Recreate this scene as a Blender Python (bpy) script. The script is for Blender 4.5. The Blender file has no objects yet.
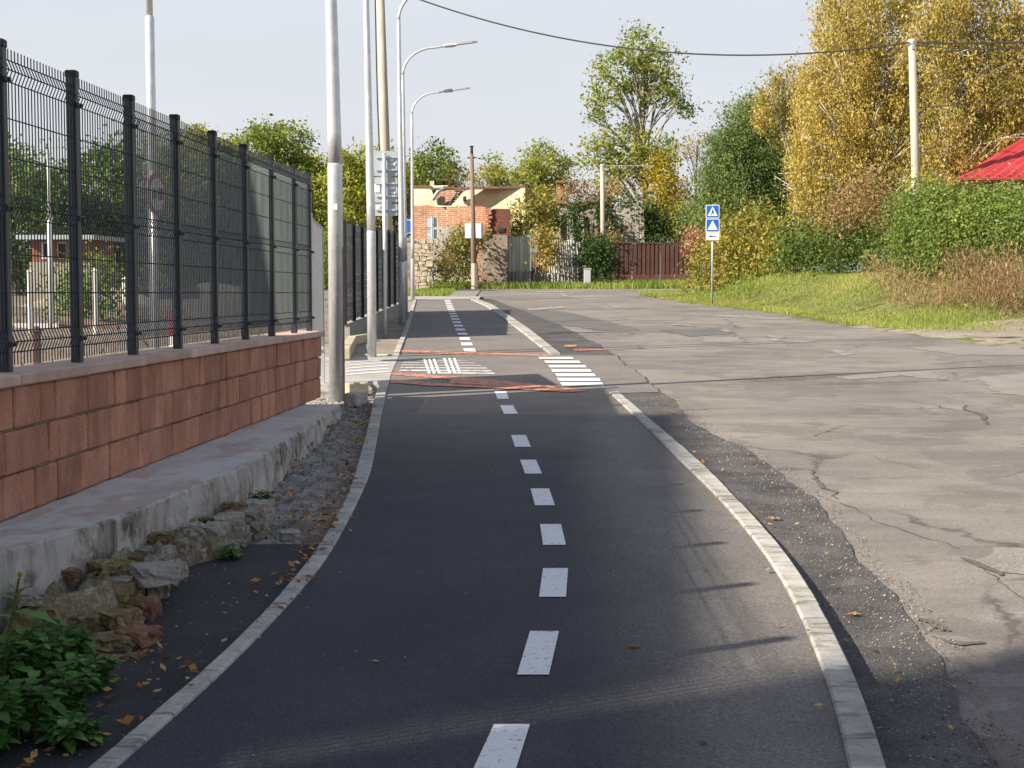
import bpy, math, random
import numpy as np
random.seed(7); rng = np.random.default_rng(7)
C = bpy.context.scene.collection
sc = bpy.context.scene
R = math.radians

# ------------------------------------------------------------------ camera
F = 1540.0; W, HH = 1024, 768; EYE = 1.6
PIT = math.atan(106/F)
cam = bpy.data.cameras.new('camera'); co = bpy.data.objects.new('camera', cam); C.objects.link(co)
cam.sensor_width = 36; cam.lens = F/W*36; cam.clip_start = .05; cam.clip_end = 6000
co.location = (0, 0, EYE); co.rotation_euler = (math.pi/2 - PIT, 0, 0)
sc.camera = co
def ray(px, py):
    x = (px-512)/F; y = (384-py)/F
    return np.array([x, math.cos(PIT)+y*math.sin(PIT), -math.sin(PIT)+y*math.cos(PIT)])
def at(px, py, Y):
    d = ray(px, py); return np.array([0, 0, EYE]) + d*(Y/d[1])
def mpp(Y): return Y/F           # metres per pixel at depth Y
def march(px, py, fn, y0=2.0, y1=400):
    d = ray(px, py); Y = y0; step = .05; last = Y
    while Y < y1:
        p = np.array([0, 0, EYE]) + d*(Y/d[1])
        if p[2] <= fn(p[0], p[1]):
            a, b = last, Y
            for _ in range(20):
                m = (a+b)/2; p = np.array([0, 0, EYE]) + d*(m/d[1])
                if p[2] <= fn(p[0], p[1]): b = m
                else: a = m
            return p
        last = Y; Y += step; step *= 1.01
    return p
# ------------------------------------------------------------------ ground profile
_gy = np.arange(-40, 400, .5)
_g = np.interp(_gy, [-40, 0, 19.25, 31, 46, 60, 73, 115, 400], [-.1, 0, .475, .70, .94, 1.17, 1.31, 1.36, 1.36])
_k = np.ones(9)/9; _gp = np.pad(_g, 4, mode='edge'); _g = np.convolve(_gp, _k, 'valid')
def g(y): return np.interp(y, _gy, _g)
def G(x, y): return float(g(y))
def gnd(px, py): return march(px, py, G)
def curve(pts):
    P = [gnd(*p) for p in pts]
    P.sort(key=lambda p: p[1])
    ys = np.array([p[1] for p in P]); xs = np.array([p[0] for p in P])
    # dense, lightly smoothed
    yy = np.arange(0, 90, .1)
    s0 = (xs[1]-xs[0])/(ys[1]-ys[0]); s1 = (xs[-1]-xs[-2])/(ys[-1]-ys[-2])
    xx = np.interp(yy, ys, xs)
    xx = np.where(yy < ys[0], xs[0]+(yy-ys[0])*s0, xx); xx = np.where(yy > ys[-1], xs[-1]+(yy-ys[-1])*s1, xx)
    for _ in range(2):
        xp = np.pad(xx, 5, mode='reflect', reflect_type='odd'); xx = np.convolve(xp, np.ones(11)/11, 'valid')
    return lambda y: np.interp(y, yy, xx)
KLo = curve([(96,768),(188,692),(258,626),(314,559),(348,500),(365,441),(375,398),(385,375),(393,357),(401,338),(408,318),(413,303)])
KLi = curve([(122,768),(206,695),(279,620),(326,566),(353,515),(371,476),(381,418),(391,375),(399,357),(406,338),(412,318),(416,303)])
KRi = curve([(848,768),(836,707),(819,666),(803,624),(786,589),(767,560),(741,526),(718,500),(683,466),(642,425),(609,394)])
KRo = curve([(884,768),(867,707),(848,666),(819,608),(795,568),(766,533),(735,500),(702,466),(654,425),(619,394)])
KFi = curve([(549,355),(520,332),(486,307),(466,298)])
KFo = curve([(561,356),(531,332),(493,306),(472,298)])
_gr = curve([(1018,768),(973,707),(923,632),(898,591),(865,558),(808,496),(758,454),(704,433),(667,396),(640,375),(606,349),(566,328),(520,310),(496,301)])
_rr = curve([(1024,348),(953,338),(906,332),(827,322),(763,311),(700,304.5),(664,299),(640,295)])
def wob(y, a, s):
    y = np.asarray(y, float); a = a*.6
    return a*(np.sin(y*2.1/s+s)+.6*np.sin(y*5.3/s+1.7)+.4*np.sin(y*12.7/s+.4))
def GR(y): return _gr(y) + wob(np.asarray(y, float), .035, 1.)
Y1 = gnd(380, 386)[1]       # near side of the crossing gap
Y2 = gnd(380, 356)[1]       # far side
YE = gnd(480, 300)[1]       # end of path
YJ = gnd(636, 294.5)[1]
def RR(y):
    y = np.asarray(y, float); b = _rr(np.minimum(y, YJ)) + wob(y, .06, 3)
    return np.where(y > YJ, b + (np.maximum(y-YJ, 0)*6), b)
def ss(t): t = np.clip(t, 0, 1); return t*t*(3-2*t)
# wall / fence line on the left
X0 = -2.63
def WX(y): return X0 + .0507*np.asarray(y, float)
def LX(y): return np.interp(y, [-50, 15.05, 17.2, 25, 36.5, 46, 60, 90], [X0-.0507*50, X0+.0507*15.05, -2.75, -2.80, -2.62, -3.1, -3.6, -4.6])
def HB(y): return .51 - .0095*(np.asarray(y, float)-6.87)
def HG(x, y):
    """ground height incl. side features"""
    x = np.asarray(x, float); y = np.asarray(y, float)
    h = g(y) + 0*x
    # strip right of kerb lies lower near the camera
    ko = np.where(y < Y1, KRo(y), 50)
    dip = .075*ss((9.5-y)/4.5)*ss((x-ko+.02)/.05)*ss(1-(x-ko)/1.6)
    h = h - dip
    # yard left of the fence
    yd = ss((LX(y)-.1-x)/.4)*ss((46-y)/14)
    h = h*(1-yd) + (.5+.004*y)*yd
    # bank right of the road
    d = x - RR(np.minimum(y, YJ))
    bank = ss((d-.8)/3.4)*ss((y-27.5)/6)*ss((YJ-.5-y)/5)
    h = h + bank*.8
    # gentle rise further right
    h = h + ss((d-6)/20)*.5*ss((YJ-.5-y)/5)
    return h
# ------------------------------------------------------------------ helpers
def new_mat(name):
    m = bpy.data.materials.new(name); m.use_nodes = True
    nt = m.node_tree; return m, nt, nt.nodes['Principled BSDF']
def ramp(nt, stops):
    r = nt.nodes.new('ShaderNodeValToRGB'); e = r.color_ramp.elements
    while len(e) < len(stops): e.new(.5)
    for i, (p, c) in enumerate(stops):
        e[i].position = p; e[i].color = (c[0], c[1], c[2], 1) if not isinstance(c, (int, float)) else (c, c, c, 1)
    return r
def noise(nt, scale, detail=6, rough=.6, vec=None, dist=0):
    n = nt.nodes.new('ShaderNodeTexNoise'); n.inputs['Scale'].default_value = scale
    n.inputs['Detail'].default_value = detail; n.inputs['Roughness'].default_value = rough; n.inputs['Distortion'].default_value = dist
    if vec is not None: nt.links.new(vec, n.inputs['Vector'])
    return n
def coord(nt, scale=(1,1,1)):
    t = nt.nodes.new('ShaderNodeTexCoord'); m = nt.nodes.new('ShaderNodeMapping'); m.inputs['Scale'].default_value = scale
    nt.links.new(t.outputs['Object'], m.inputs['Vector']); return m.outputs['Vector']
def mixc(nt, fac, a, b, mode='MIX'):
    m = nt.nodes.new('ShaderNodeMix'); m.data_type = 'RGBA'; m.blend_type = mode
    for k, v in ((0, fac), (6, a), (7, b)):
        if isinstance(v, (int, float)): m.inputs[k].default_value = v
        elif isinstance(v, tuple): m.inputs[k].default_value = (*v, 1)
        else: nt.links.new(v, m.inputs[k])
    return m.outputs[2]
def mul(nt, a, b, op='MULTIPLY'):
    m = nt.nodes.new('ShaderNodeMath'); m.operation = op
    for k, v in ((0, a), (1, b)):
        if isinstance(v, (int, float)): m.inputs[k].default_value = v
        else: nt.links.new(v, m.inputs[k])
    return m.outputs[0]
def attr(nt, name='tint'):
    a = nt.nodes.new('ShaderNodeAttribute'); a.attribute_name = name; return a.outputs['Fac']
def bump(nt, b, h, strength, dist=.01):
    n = nt.nodes.new('ShaderNodeBump'); n.inputs['Strength'].default_value = strength; n.inputs['Distance'].default_value = dist
    nt.links.new(h, n.inputs['Height']); nt.links.new(n.outputs[0], b.inputs['Normal']); return n
def simple(name, stops, scale=3, rough=.8, bs=.3, bscale=40, bd=.01, metal=0, spec=.3, stretch=(1,1,1), tint=None, fine=None):
    """noise-ramped material; tint=(lo,hi) multiplies by the per-face attribute; fine=(scale,amount) adds grain"""
    m, nt, b = new_mat(name); v = coord(nt, stretch)
    n = noise(nt, scale, 8, .62, v); r = ramp(nt, stops); nt.links.new(n.outputs[0], r.inputs[0]); c = r.outputs[0]
    if fine:
        f = noise(nt, fine[0], 3, .7, coord(nt)); fr = ramp(nt, [(.3, 1-fine[1]), (.7, 1+fine[1])]); nt.links.new(f.outputs[0], fr.inputs[0])
        c = mixc(nt, 1.0, c, fr.outputs[0], 'MULTIPLY')
    if tint:
        tr = ramp(nt, [(0, tint[0]), (1, tint[1])]); nt.links.new(attr(nt), tr.inputs[0]); c = mixc(nt, 1.0, c, tr.outputs[0], 'MULTIPLY')
    nt.links.new(c, b.inputs['Base Color']); b.inputs['Roughness'].default_value = rough; b.inputs['Metallic'].default_value = metal
    b.inputs['Specular IOR Level'].default_value = spec
    if bs: n2 = noise(nt, bscale, 5, .7, coord(nt)); bump(nt, b, n2.outputs[0], bs, bd)
    return m
def leafmat(name, stops, trans=.35, rough=.55):
    m, nt, b = new_mat(name); r = ramp(nt, stops); nt.links.new(attr(nt), r.inputs[0])
    nt.links.new(r.outputs[0], b.inputs['Base Color']); b.inputs['Roughness'].default_value = rough; b.inputs['Specular IOR Level'].default_value = .25
    t = nt.nodes.new('ShaderNodeBsdfTranslucent'); nt.links.new(r.outputs[0], t.inputs[0])
    mx = nt.nodes.new('ShaderNodeMixShader'); mx.inputs[0].default_value = trans
    nt.links.new(b.outputs[0], mx.inputs[1]); nt.links.new(t.outputs[0], mx.inputs[2])
    nt.links.new(mx.outputs[0], nt.nodes['Material Output'].inputs[0]); return m

class MB:
    def __init__(s): s.v = []; s.f = []; s.t = []; s.m = []; s.n = 0
    def add(s, verts, faces, t=.5, mi=0):
        verts = np.asarray(verts, float).reshape(-1, 3); s.v.append(verts)
        for f in faces: s.f.append([i+s.n for i in f]); s.t.append(t); s.m.append(mi)
        s.n += len(verts); return s
    def box(s, lo, hi, t=.5, mi=0):
        x0,y0,z0 = lo; x1,y1,z1 = hi
        return s.add([(x0,y0,z0),(x1,y0,z0),(x1,y1,z0),(x0,y1,z0),(x0,y0,z1),(x1,y0,z1),(x1,y1,z1),(x0,y1,z1)],
              [(0,3,2,1),(4,5,6,7),(0,1,5,4),(1,2,6,5),(2,3,7,6),(3,0,4,7)], t, mi)
    def obox(s, c, ax, ay, az, t=.5, mi=0, ch=0, jit=0):
        """oriented box, half axes; ch chamfers all edges a bit (by 24-vert box); jit shifts corners"""
        c = np.array(c, float); A = [np.array(a, float) for a in (ax, ay, az)]
        if not ch:
            V = [c+sx*A[0]+sy*A[1]+sz*A[2]+(rng.normal(0, jit, 3) if jit else 0) for sx,sy,sz in ((-1,-1,-1),(1,-1,-1),(1,1,-1),(-1,1,-1),(-1,-1,1),(1,-1,1),(1,1,1),(-1,1,1))]
            return s.add(V, [(0,3,2,1),(4,5,6,7),(0,1,5,4),(1,2,6,5),(2,3,7,6),(3,0,4,7)], t, mi)
        L = [np.linalg.norm(a) for a in A]; V = []; idx = {}
        k = [1-ch/l for l in L]
        for sx in (-1,1):
            for sy in (-1,1):
                for sz in (-1,1):
                    off = rng.normal(0, jit, 3) if jit else 0
                    for a in range(3):
                        q = [sx*k[0], sy*k[1], sz*k[2]]; q[a] = (sx,sy,sz)[a]
                        idx[(sx,sy,sz,a)] = len(V); V.append(c+q[0]*A[0]+q[1]*A[1]+q[2]*A[2]+off)
        Fc = []
        for a in range(3):
            b_, c_ = [(1,2),(0,2),(0,1)][a]
            for s_ in (-1,1):
                def key(u, w):
                    q = [0,0,0]; q[a] = s_; q[b_] = u; q[c_] = w; return idx[(*q, a)]
                Fc.append([key(-1,-1), key(1,-1), key(1,1), key(-1,1)])
        for a in range(3):   # edges along axis a
            b_, c_ = [(1,2),(0,2),(0,1)][a]
            for u in (-1,1):
                for w in (-1,1):
                    def key(sa, fa):
                        q = [0,0,0]; q[a] = sa; q[b_] = u; q[c_] = w; return idx[(*q, fa)]
                    Fc.append([key(-1,b_), key(1,b_), key(1,c_), key(-1,c_)])
        for sx in (-1,1):
            for sy in (-1,1):
                for sz in (-1,1): Fc.append([idx[(sx,sy,sz,a)] for a in range(3)])
        return s.add(V, Fc, t, mi)
    def tube(s, P, r, n=8, t=.5, mi=0, cap=True):
        P = [np.array(p, float) for p in P]; r = [r]*len(P) if isinstance(r, (int, float)) else r
        V = []; up = None
        for i, p in enumerate(P):
            d = P[min(i+1, len(P)-1)] - P[max(i-1, 0)]; d = d/(np.linalg.norm(d)+1e-9)
            if up is None: up = np.array([1., 0, 0]) if abs(d[0]) < .8 else np.array([0, 1., 0])
            a = np.cross(d, up); a /= np.linalg.norm(a)+1e-9; b = np.cross(a, d); up = b
            up = b if True else up
            for k in range(n):
                th = 2*math.pi*k/n; V.append(p + r[i]*(math.cos(th)*a + math.sin(th)*b))
            up = b
        Fc = []
        for i in range(len(P)-1):
            for k in range(n):
                k2 = (k+1) % n; Fc.append((i*n+k, i*n+k2, (i+1)*n+k2, (i+1)*n+k))
        if cap: Fc.append(tuple(range(n))[::-1]); Fc.append(tuple((len(P)-1)*n+k for k in range(n)))
        return s.add(V, Fc, t, mi)
    def prism(s, poly, dvec, t=.5, mi=0):
        poly = [np.array(p, float) for p in poly]; d = np.array(dvec, float); n = len(poly)
        V = poly + [p+d for p in poly]
        Fc = [tuple(range(n))[::-1], tuple(range(n, 2*n))] + [(i, (i+1) % n, n+(i+1) % n, n+i) for i in range(n)]
        return s.add(V, Fc, t, mi)
    def build(s, name, mats, parent=None, origin=None, smooth=False):
        V = np.concatenate(s.v) if s.v else np.zeros((0,3))
        if not isinstance(mats, (list, tuple)): mats = [mats]
        o = None
        if parent is not None: org = np.array(parent_world(parent))
        elif origin is not None: org = np.array(origin, float)
        else: org = np.zeros(3)
        me = bpy.data.meshes.new(name); me.from_pydata((V-org).tolist(), [], s.f); 
        for m in mats: me.materials.append(m)
        if len(mats) > 1: me.polygons.foreach_set('material_index', s.m)
        a = me.attributes.new('tint', 'FLOAT', 'FACE'); a.data.foreach_set('value', np.array(s.t, float))
        if smooth: me.polygons.foreach_set('use_smooth', [True]*len(me.polygons))
        me.update(); o = bpy.data.objects.new(name, me); C.objects.link(o)
        if parent is not None: o.parent = parent
        else: o.location = org
        return o
def parent_world(p):
    l = np.zeros(3)
    while p is not None: l = l + np.array(p.location); p = p.parent
    return l
def quads(name, V, tint, mat, parent=None, origin=None):
    """V: (n,4,3) array of quads, fast build"""
    n = len(V); me = bpy.data.meshes.new(name)
    org = np.array(parent_world(parent)) if parent is not None else (np.array(origin, float) if origin is not None else np.zeros(3))
    me.vertices.add(n*4); me.vertices.foreach_set('co', (V.reshape(-1, 3)-org).ravel())
    me.loops.add(n*4); me.loops.foreach_set('vertex_index', np.arange(n*4))
    me.polygons.add(n); me.polygons.foreach_set('loop_start', np.arange(n)*4)
    me.materials.append(mat); me.update(calc_edges=True)
    a = me.attributes.new('tint', 'FLOAT', 'FACE'); a.data.foreach_set('value', np.asarray(tint, float))
    o = bpy.data.objects.new(name, me); C.objects.link(o)
    if parent is not None: o.parent = parent
    else: o.location = org
    return o
def tag(o, label=None, cat=None, group=None, kind=None):
    if label: o['label'] = label
    if cat: o['category'] = cat
    if group: o['group'] = group
    if kind: o['kind'] = kind
    return o
def thing(name, label, cat, loc, group=None):
    o = bpy.data.objects.new(name, None); C.objects.link(o); o.location = tuple(float(v) for v in loc); o.empty_display_size = .2
    return tag(o, label, cat, group)
def leafquads(P, size, upbias=.3, aspect=.55, jitter=.5, dirs=None):
    """rhombic leaves at points P"""
    n = len(P); N = rng.normal(size=(n, 3)); N[:, 2] += upbias*2; N /= np.linalg.norm(N, axis=1)[:, None]
    D = rng.normal(size=(n, 3)) if dirs is None else dirs + rng.normal(size=(n, 3))*.35
    D -= N*(D*N).sum(1)[:, None]; D /= np.linalg.norm(D, axis=1)[:, None]+1e-9
    S = np.cross(N, D); L = size*(1+jitter*rng.normal(size=n)).clip(.4, 1.8)
    L = L[:, None]; a = P; b = P + D*L*.5 + S*L*aspect*.5; c = P + D*L; d = P + D*L*.5 - S*L*aspect*.5
    return np.stack([a, b, c, d], 1)
def ellip(n, c, r, inner=.35):
    d = rng.normal(size=(n, 3)); d /= np.linalg.norm(d, axis=1)[:, None]
    u = (inner**3 + (1-inner**3)*rng.random(n))**(1/3)
    return np.array(c) + d*u[:, None]*np.array(r)
def clumps(Cn, per, sig, sz=1.0):
    """leaf points and per-point clump index"""
    n = len(Cn); idx = np.repeat(np.arange(n), per)
    s = sig*(.6+.8*rng.random(n))
    P = Cn[idx] + rng.normal(size=(n*per, 3))*s[idx][:, None]*np.array([1, 1, sz]); return P, idx
LS = .68
def mass(name, blobs, leaf, mat, layers=3.0, sig=.22, label=None, cat='shrub', parent=None, group=None, upbias=.3, tone=(.5, .18), partname=None, inner=.35, aspect=.55, stems=None, dirs=None, minz=True, per=45, kind=None):
    """foliage mass made of ellipsoids [(px,py,Y,rx_px,ry_px,ry_m)]"""
    Vs = []; Ts = []; leaf = leaf*LS; layers = layers*.9
    for bl in blobs:
        px, py, Y, rx, ry, rd = bl[:6]; sh = bl[6] if len(bl) > 6 else 0
        c = at(px, py, Y); m = mpp(Y); lpx = leaf/m
        n = int(layers*math.pi*rx*ry/(lpx*lpx*aspect*.5*.6)); nc = max(6, n//per)
        Cn = ellip(nc, c, (rx*m, rd, ry*m), inner)
        P, idx = clumps(Cn, per, sig)
        ct = rng.normal(0, 1, nc)
        t = np.clip(tone[0]+sh + tone[1]*ct[idx]*.7 + tone[1]*.6*rng.normal(size=len(P)), 0.01, .99)
        if minz:
            k = P[:, 2] > HG(P[:, 0], P[:, 1])+.02; P = P[k]; t = t[k]
        Vs.append(leafquads(P, leaf, upbias, aspect, dirs=None if dirs is None else np.tile(np.array(dirs, float), (len(P), 1)))); Ts.append(t)
    V = np.concatenate(Vs); T = np.concatenate(Ts)
    if parent is not None: return quads(partname or 'foliage', V, T, mat, parent)
    b0 = blobs[0]; c = at(b0[0], b0[1], b0[2]); org = (c[0], c[1], float(HG(c[0], c[1])))
    if stems is None:
        o = quads(name, V, T, mat, None, org); return tag(o, label, cat, group, kind)
    th = thing(name, label, cat, org, group); quads('foliage', V, T, mat, th)
    mb = MB()
    for _ in range(14):
        bl = blobs[rng.integers(len(blobs))]; e = ellip(1, at(bl[0], bl[1], bl[2]), (bl[3]*mpp(bl[2])*.8, bl[5]*.8, bl[4]*mpp(bl[2])*.8))[0]
        s = np.array([e[0]*.4+org[0]*.6, e[1]*.5+org[1]*.5, 0]); s[2] = float(HG(s[0], s[1]))-.05
        mb.tube([s, (s*.5+e*.5)+rng.normal(0, .08, 3), e], [.03, .02, .008], 5)
    mb.build('stem', stems, th); return th
def tree(name, label, cat, px, Y, blobs, leaf, lm, bm, layers=3., sig=.3, group=None, trunk_r=.18, nlimb=30, droop=0, upbias=.3, lean=0, tone=(.5, .18), aspect=.55, per=40, split=.3, inner=.3, top=None):
    """blobs in pixels at depth Y + dy: (px,py,rx,ry,rd,dy,[tone shift])"""
    x = at(px, 278, Y)[0]; base = np.array([x, Y, float(HG(x, Y))-.1])
    th = thing(name, label, cat, (base[0], base[1], base[2]+.1), group)
    m = mpp(Y); mb = MB(); allc = []; Vs = []; Ts = []; leaf = leaf*LS; per = int(per*1.6); sig = sig*.85
    tops = [at(b[0], b[1], Y+b[5]) for b in blobs]
    hi = max(tops, key=lambda p: p[2]) if top is None else at(top[0], top[1], Y)
    H = hi[2]-base[2]
    def tp(t): return base + (hi-base)*t + np.array([math.sin(t*5+px)*.12*H*.1, math.cos(t*4+px)*.1*H*.1, 0])*t
    tr = [tp(t) for t in np.linspace(0, 1, 9)]
    mb.tube(tr, list(np.linspace(1, .18, 9)*trunk_r), 8)
    for b in blobs:
        bx, by, rx, ry, rd, dy = b[:6]; sh = b[6] if len(b) > 6 else 0
        c = at(bx, by, Y+dy); lpx = leaf/m
        n = int(layers*math.pi*rx*ry/(lpx*lpx*aspect*.5*.6)); nc = max(5, n//per)
        Cn = ellip(nc, c, (rx*m, rd, ry*m), inner); ct = rng.normal(0, 1, nc)
        if droop:
            idx = np.repeat(np.arange(nc), per); L = droop*(.4+rng.random(nc))
            u = rng.random(len(idx)); P = Cn[idx] + rng.normal(size=(len(idx), 3))*sig*np.array([1,1,.5])*(.35+.65*(1-u))[:, None]
            P[:, 2] -= u*L[idx]; D = np.tile(np.array([0, 0, -1.]), (len(idx), 1))
        else:
            P, idx = clumps(Cn, per, sig, .75); D = None
        t = np.clip(tone[0]+sh+tone[1]*.7*ct[idx]+tone[1]*.6*rng.normal(size=len(P)), .01, .99)
        k = P[:, 2] > HG(P[:, 0], P[:, 1])+.05; P = P[k]; t = t[k]; D = None if D is None else D[k]
        Vs.append(leafquads(P, leaf, upbias, aspect, dirs=D)); Ts.append(t)
        allc.append(Cn)
    allc = np.concatenate(allc); pick = allc[rng.permutation(len(allc))[:nlimb]]
    for e in pick:
        hrel = (e[2]-base[2])/H; t0 = np.clip(hrel*.74-.03+rng.normal()*.07, split*.4, .93); s = tp(t0)
        mid = s*.45+e*.55 + np.array([0, 0, .10*np.linalg.norm(e-s)])
        r0 = trunk_r*(1-.8*t0)*.45
        mb.tube([s, s*.75+mid*.25+np.array([0,0,.02]), mid, e], [r0, r0*.75, r0*.5, r0*.15], 5)
        for _ in range(2):
            e2 = e + rng.normal(0, 1, 3)*np.array([.5, .5, .4])*max(sig*2, .4); mb.tube([mid, (mid+e2)/2+rng.normal(0, .05, 3), e2], [r0*.4, r0*.25, .006], 4)
    mb.build('trunk', bm, th, smooth=True)
    quads('crown', np.concatenate(Vs), np.concatenate(Ts), lm, th)
    return th
def loft(name, xl, xr, y0, y1, dy, nx, mat, off=0, skirt=0, kind='structure', hf=None, growth=1.0, label=None):
    ys = [y0]; s = dy
    while ys[-1] < y1: ys.append(min(ys[-1]+s, y1)); s *= growth
    ys = np.array(ys); a = np.asarray(xl(ys), float)+0*ys; b = np.asarray(xr(ys), float)+0*ys
    u = np.linspace(0, 1, nx+1); X = a[:, None]*(1-u)+b[:, None]*u; Yg = np.repeat(ys[:, None], nx+1, 1)
    Z = (HG(X, Yg) if hf is None else hf(X, Yg))+off
    V = np.stack([X, Yg, Z], 2).reshape(-1, 3); n = nx+1; Fc = []
    for i in range(len(ys)-1):
        for j in range(nx): Fc.append((i*n+j, i*n+j+1, (i+1)*n+j+1, (i+1)*n+j))
    mb = MB(); mb.add(V, Fc)
    if skirt:
        for e in (0, nx):
            T = V.reshape(len(ys), n, 3)[:, e]; Bt = T.copy(); Bt[:, 2] -= skirt
            VV = np.concatenate([T, Bt]); L = len(ys)
            mb.add(VV, [(i, i+1, L+i+1, L+i) for i in range(L-1)])
        for e in (0, len(ys)-1):
            T = V.reshape(len(ys), n, 3)[e]; Bt = T.copy(); Bt[:, 2] -= skirt
            mb.add(np.concatenate([T, Bt]), [(i, i+1, n+i+1, n+i) for i in range(n-1)])
    o = mb.build(name, mat); return tag(o, label, None, None, kind)
def patch(name, pts, mat, off, jag=0, kind='structure', label=None, thick=0):
    """flat painted/patch polygon on the ground from ground pixels; densified + jagged"""
    P = [gnd(*p)[:2] for p in pts]; Q = []
    for i in range(len(P)):
        a = P[i]; b = P[(i+1) % len(P)]; L = np.linalg.norm(b-a); k = max(1, int(L/.12)) if jag else max(1, int(L/1.0))
        for j in range(k): Q.append(a+(b-a)*j/k + (rng.normal(0, jag, 2) if jag else 0))
    V = [(q[0], q[1], float(HG(q[0], q[1]))+off) for q in Q]
    import mathutils
    tr = mathutils.geometry.tessellate_polygon([[mathutils.Vector((v[0], v[1], 0)) for v in V]])
    mb = MB(); mb.add(V, [tuple(t) for t in tr]); o = mb.build(name, mat); return tag(o, label, None, None, kind)
exec_order = None
# ------------------------------------------------------------------ materials
def asphalt(name, dark, light, patch_s, speck, warm, specks=.5, wear=None, sunlit_dust=False):
    m, nt, b = new_mat(name); v = coord(nt)
    n1 = noise(nt, patch_s, 7, .6, v); r1 = ramp(nt, [(.32, dark), (.68, light)]); nt.links.new(n1.outputs[0], r1.inputs[0]); c = r1.outputs[0]
    n2 = noise(nt, 75, 6, .85, v); r2 = ramp(nt, [(.32, .4), (.5, 1.), (.68, 2.1)]); nt.links.new(n2.outputs[0], r2.inputs[0])
    c = mixc(nt, 1., c, r2.outputs[0], 'MULTIPLY')
    vo = nt.nodes.new('ShaderNodeTexVoronoi'); vo.inputs['Scale'].default_value = speck; nt.links.new(v, vo.inputs['Vector'])
    rv = ramp(nt, [(.0, 1), (.13, 1), (.2, 0)]); nt.links.new(vo.outputs['Distance'], rv.inputs[0])
    gate = nt.nodes.new('ShaderNodeSeparateColor'); nt.links.new(vo.outputs['Color'], gate.inputs[0])
    gr = ramp(nt, [(1-specks*.5, 0), (1-specks*.5+.02, 1)]); nt.links.new(gate.outputs[0], gr.inputs[0])
    f = mul(nt, rv.outputs[0], gr.outputs[0]); c = mixc(nt, f, c, warm)
    if wear:
        n3 = noise(nt, wear[0], 9, .68, v, 1.2); r3 = ramp(nt, [(wear[1], 0), (wear[1]+.12, .6)]); nt.links.new(n3.outputs[0], r3.inputs[0])
        c = mixc(nt, r3.outputs[0], c, wear[2])
    if sunlit_dust:   # dust plus painted-in sunlight, from the crossing onward and along the road side
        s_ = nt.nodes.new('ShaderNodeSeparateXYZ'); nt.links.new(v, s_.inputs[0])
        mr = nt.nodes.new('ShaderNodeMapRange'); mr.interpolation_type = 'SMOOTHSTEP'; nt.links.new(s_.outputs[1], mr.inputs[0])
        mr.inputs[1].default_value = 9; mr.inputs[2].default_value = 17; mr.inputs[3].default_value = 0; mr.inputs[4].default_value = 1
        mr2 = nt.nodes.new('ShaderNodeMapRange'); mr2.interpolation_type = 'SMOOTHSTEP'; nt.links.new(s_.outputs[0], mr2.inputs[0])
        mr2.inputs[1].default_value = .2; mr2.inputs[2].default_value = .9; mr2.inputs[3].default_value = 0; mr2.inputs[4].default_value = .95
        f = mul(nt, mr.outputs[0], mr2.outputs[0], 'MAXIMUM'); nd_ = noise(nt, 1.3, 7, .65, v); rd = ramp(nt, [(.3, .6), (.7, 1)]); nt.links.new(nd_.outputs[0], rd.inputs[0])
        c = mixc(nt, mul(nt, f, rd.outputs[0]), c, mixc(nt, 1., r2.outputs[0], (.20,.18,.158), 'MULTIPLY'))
    nt.links.new(c, b.inputs['Base Color']); b.inputs['Roughness'].default_value = .82; b.inputs['Specular IOR Level'].default_value = .4
    bump(nt, b, n2.outputs[0], .55, .006); return m
M = {}
M['new_asph'] = asphalt('new_asphalt', (.022,.024,.033), (.040,.041,.050), 1.3, 130, (.26,.25,.25), .9, wear=(.9, .60, (.062,.060,.062)), sunlit_dust=True)
M['strip'] = asphalt('gravelly_asphalt', (.035,.034,.036), (.11,.102,.095), 2.8, 48, (.36,.30,.23), 1.1)
M['lstrip'] = asphalt('black_asphalt_strip', (.018,.018,.022), (.035,.035,.037), 3, 70, (.15,.14,.12), .3)
m, nt, b = new_mat('old_road'); v = coord(nt)
n1 = noise(nt, .45, 9, .68, v, .15); r1 = ramp(nt, [(.3, (.145,.130,.116)), (.5, (.215,.192,.170)), (.7, (.27,.242,.212))]); nt.links.new(n1.outputs[0], r1.inputs[0])
n2 = noise(nt, 60, 5, .8, v); r2 = ramp(nt, [(.3, .62), (.7, 1.4)]); nt.links.new(n2.outputs[0], r2.inputs[0]); c = mixc(nt, 1., r1.outputs[0], r2.outputs[0], 'MULTIPLY')
vs = coord(nt, (.25, 1.6, 1)); n4 = noise(nt, 1.6, 8, .7, vs); r4 = ramp(nt, [(.35, .8), (.65, 1.12)]); nt.links.new(n4.outputs[0], r4.inputs[0]); c = mixc(nt, 1., c, r4.outputs[0], 'MULTIPLY')
vo = nt.nodes.new('ShaderNodeTexVoronoi'); vo.feature = 'DISTANCE_TO_EDGE'; vo.inputs['Scale'].default_value = .55
nd = noise(nt, 1.8, 6, .7, v); dm = nt.nodes.new('ShaderNodeMix'); dm.data_type = 'VECTOR'; dm.inputs[0].default_value = .35
nt.links.new(v, dm.inputs[4]); nt.links.new(nd.outputs[1], dm.inputs[5]); nt.links.new(dm.outputs[1], vo.inputs['Vector'])
rc = ramp(nt, [(.0, 1), (.006, .7), (.013, 0)]); nt.links.new(vo.outputs[0], rc.inputs[0])
ng = noise(nt, .5, 3, .5, v); rg = ramp(nt, [(.46, 0), (.58, .8)]); nt.links.new(ng.outputs[0], rg.inputs[0])
c = mixc(nt, mul(nt, rc.outputs[0], rg.outputs[0]), c, (.05,.047,.044))
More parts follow.
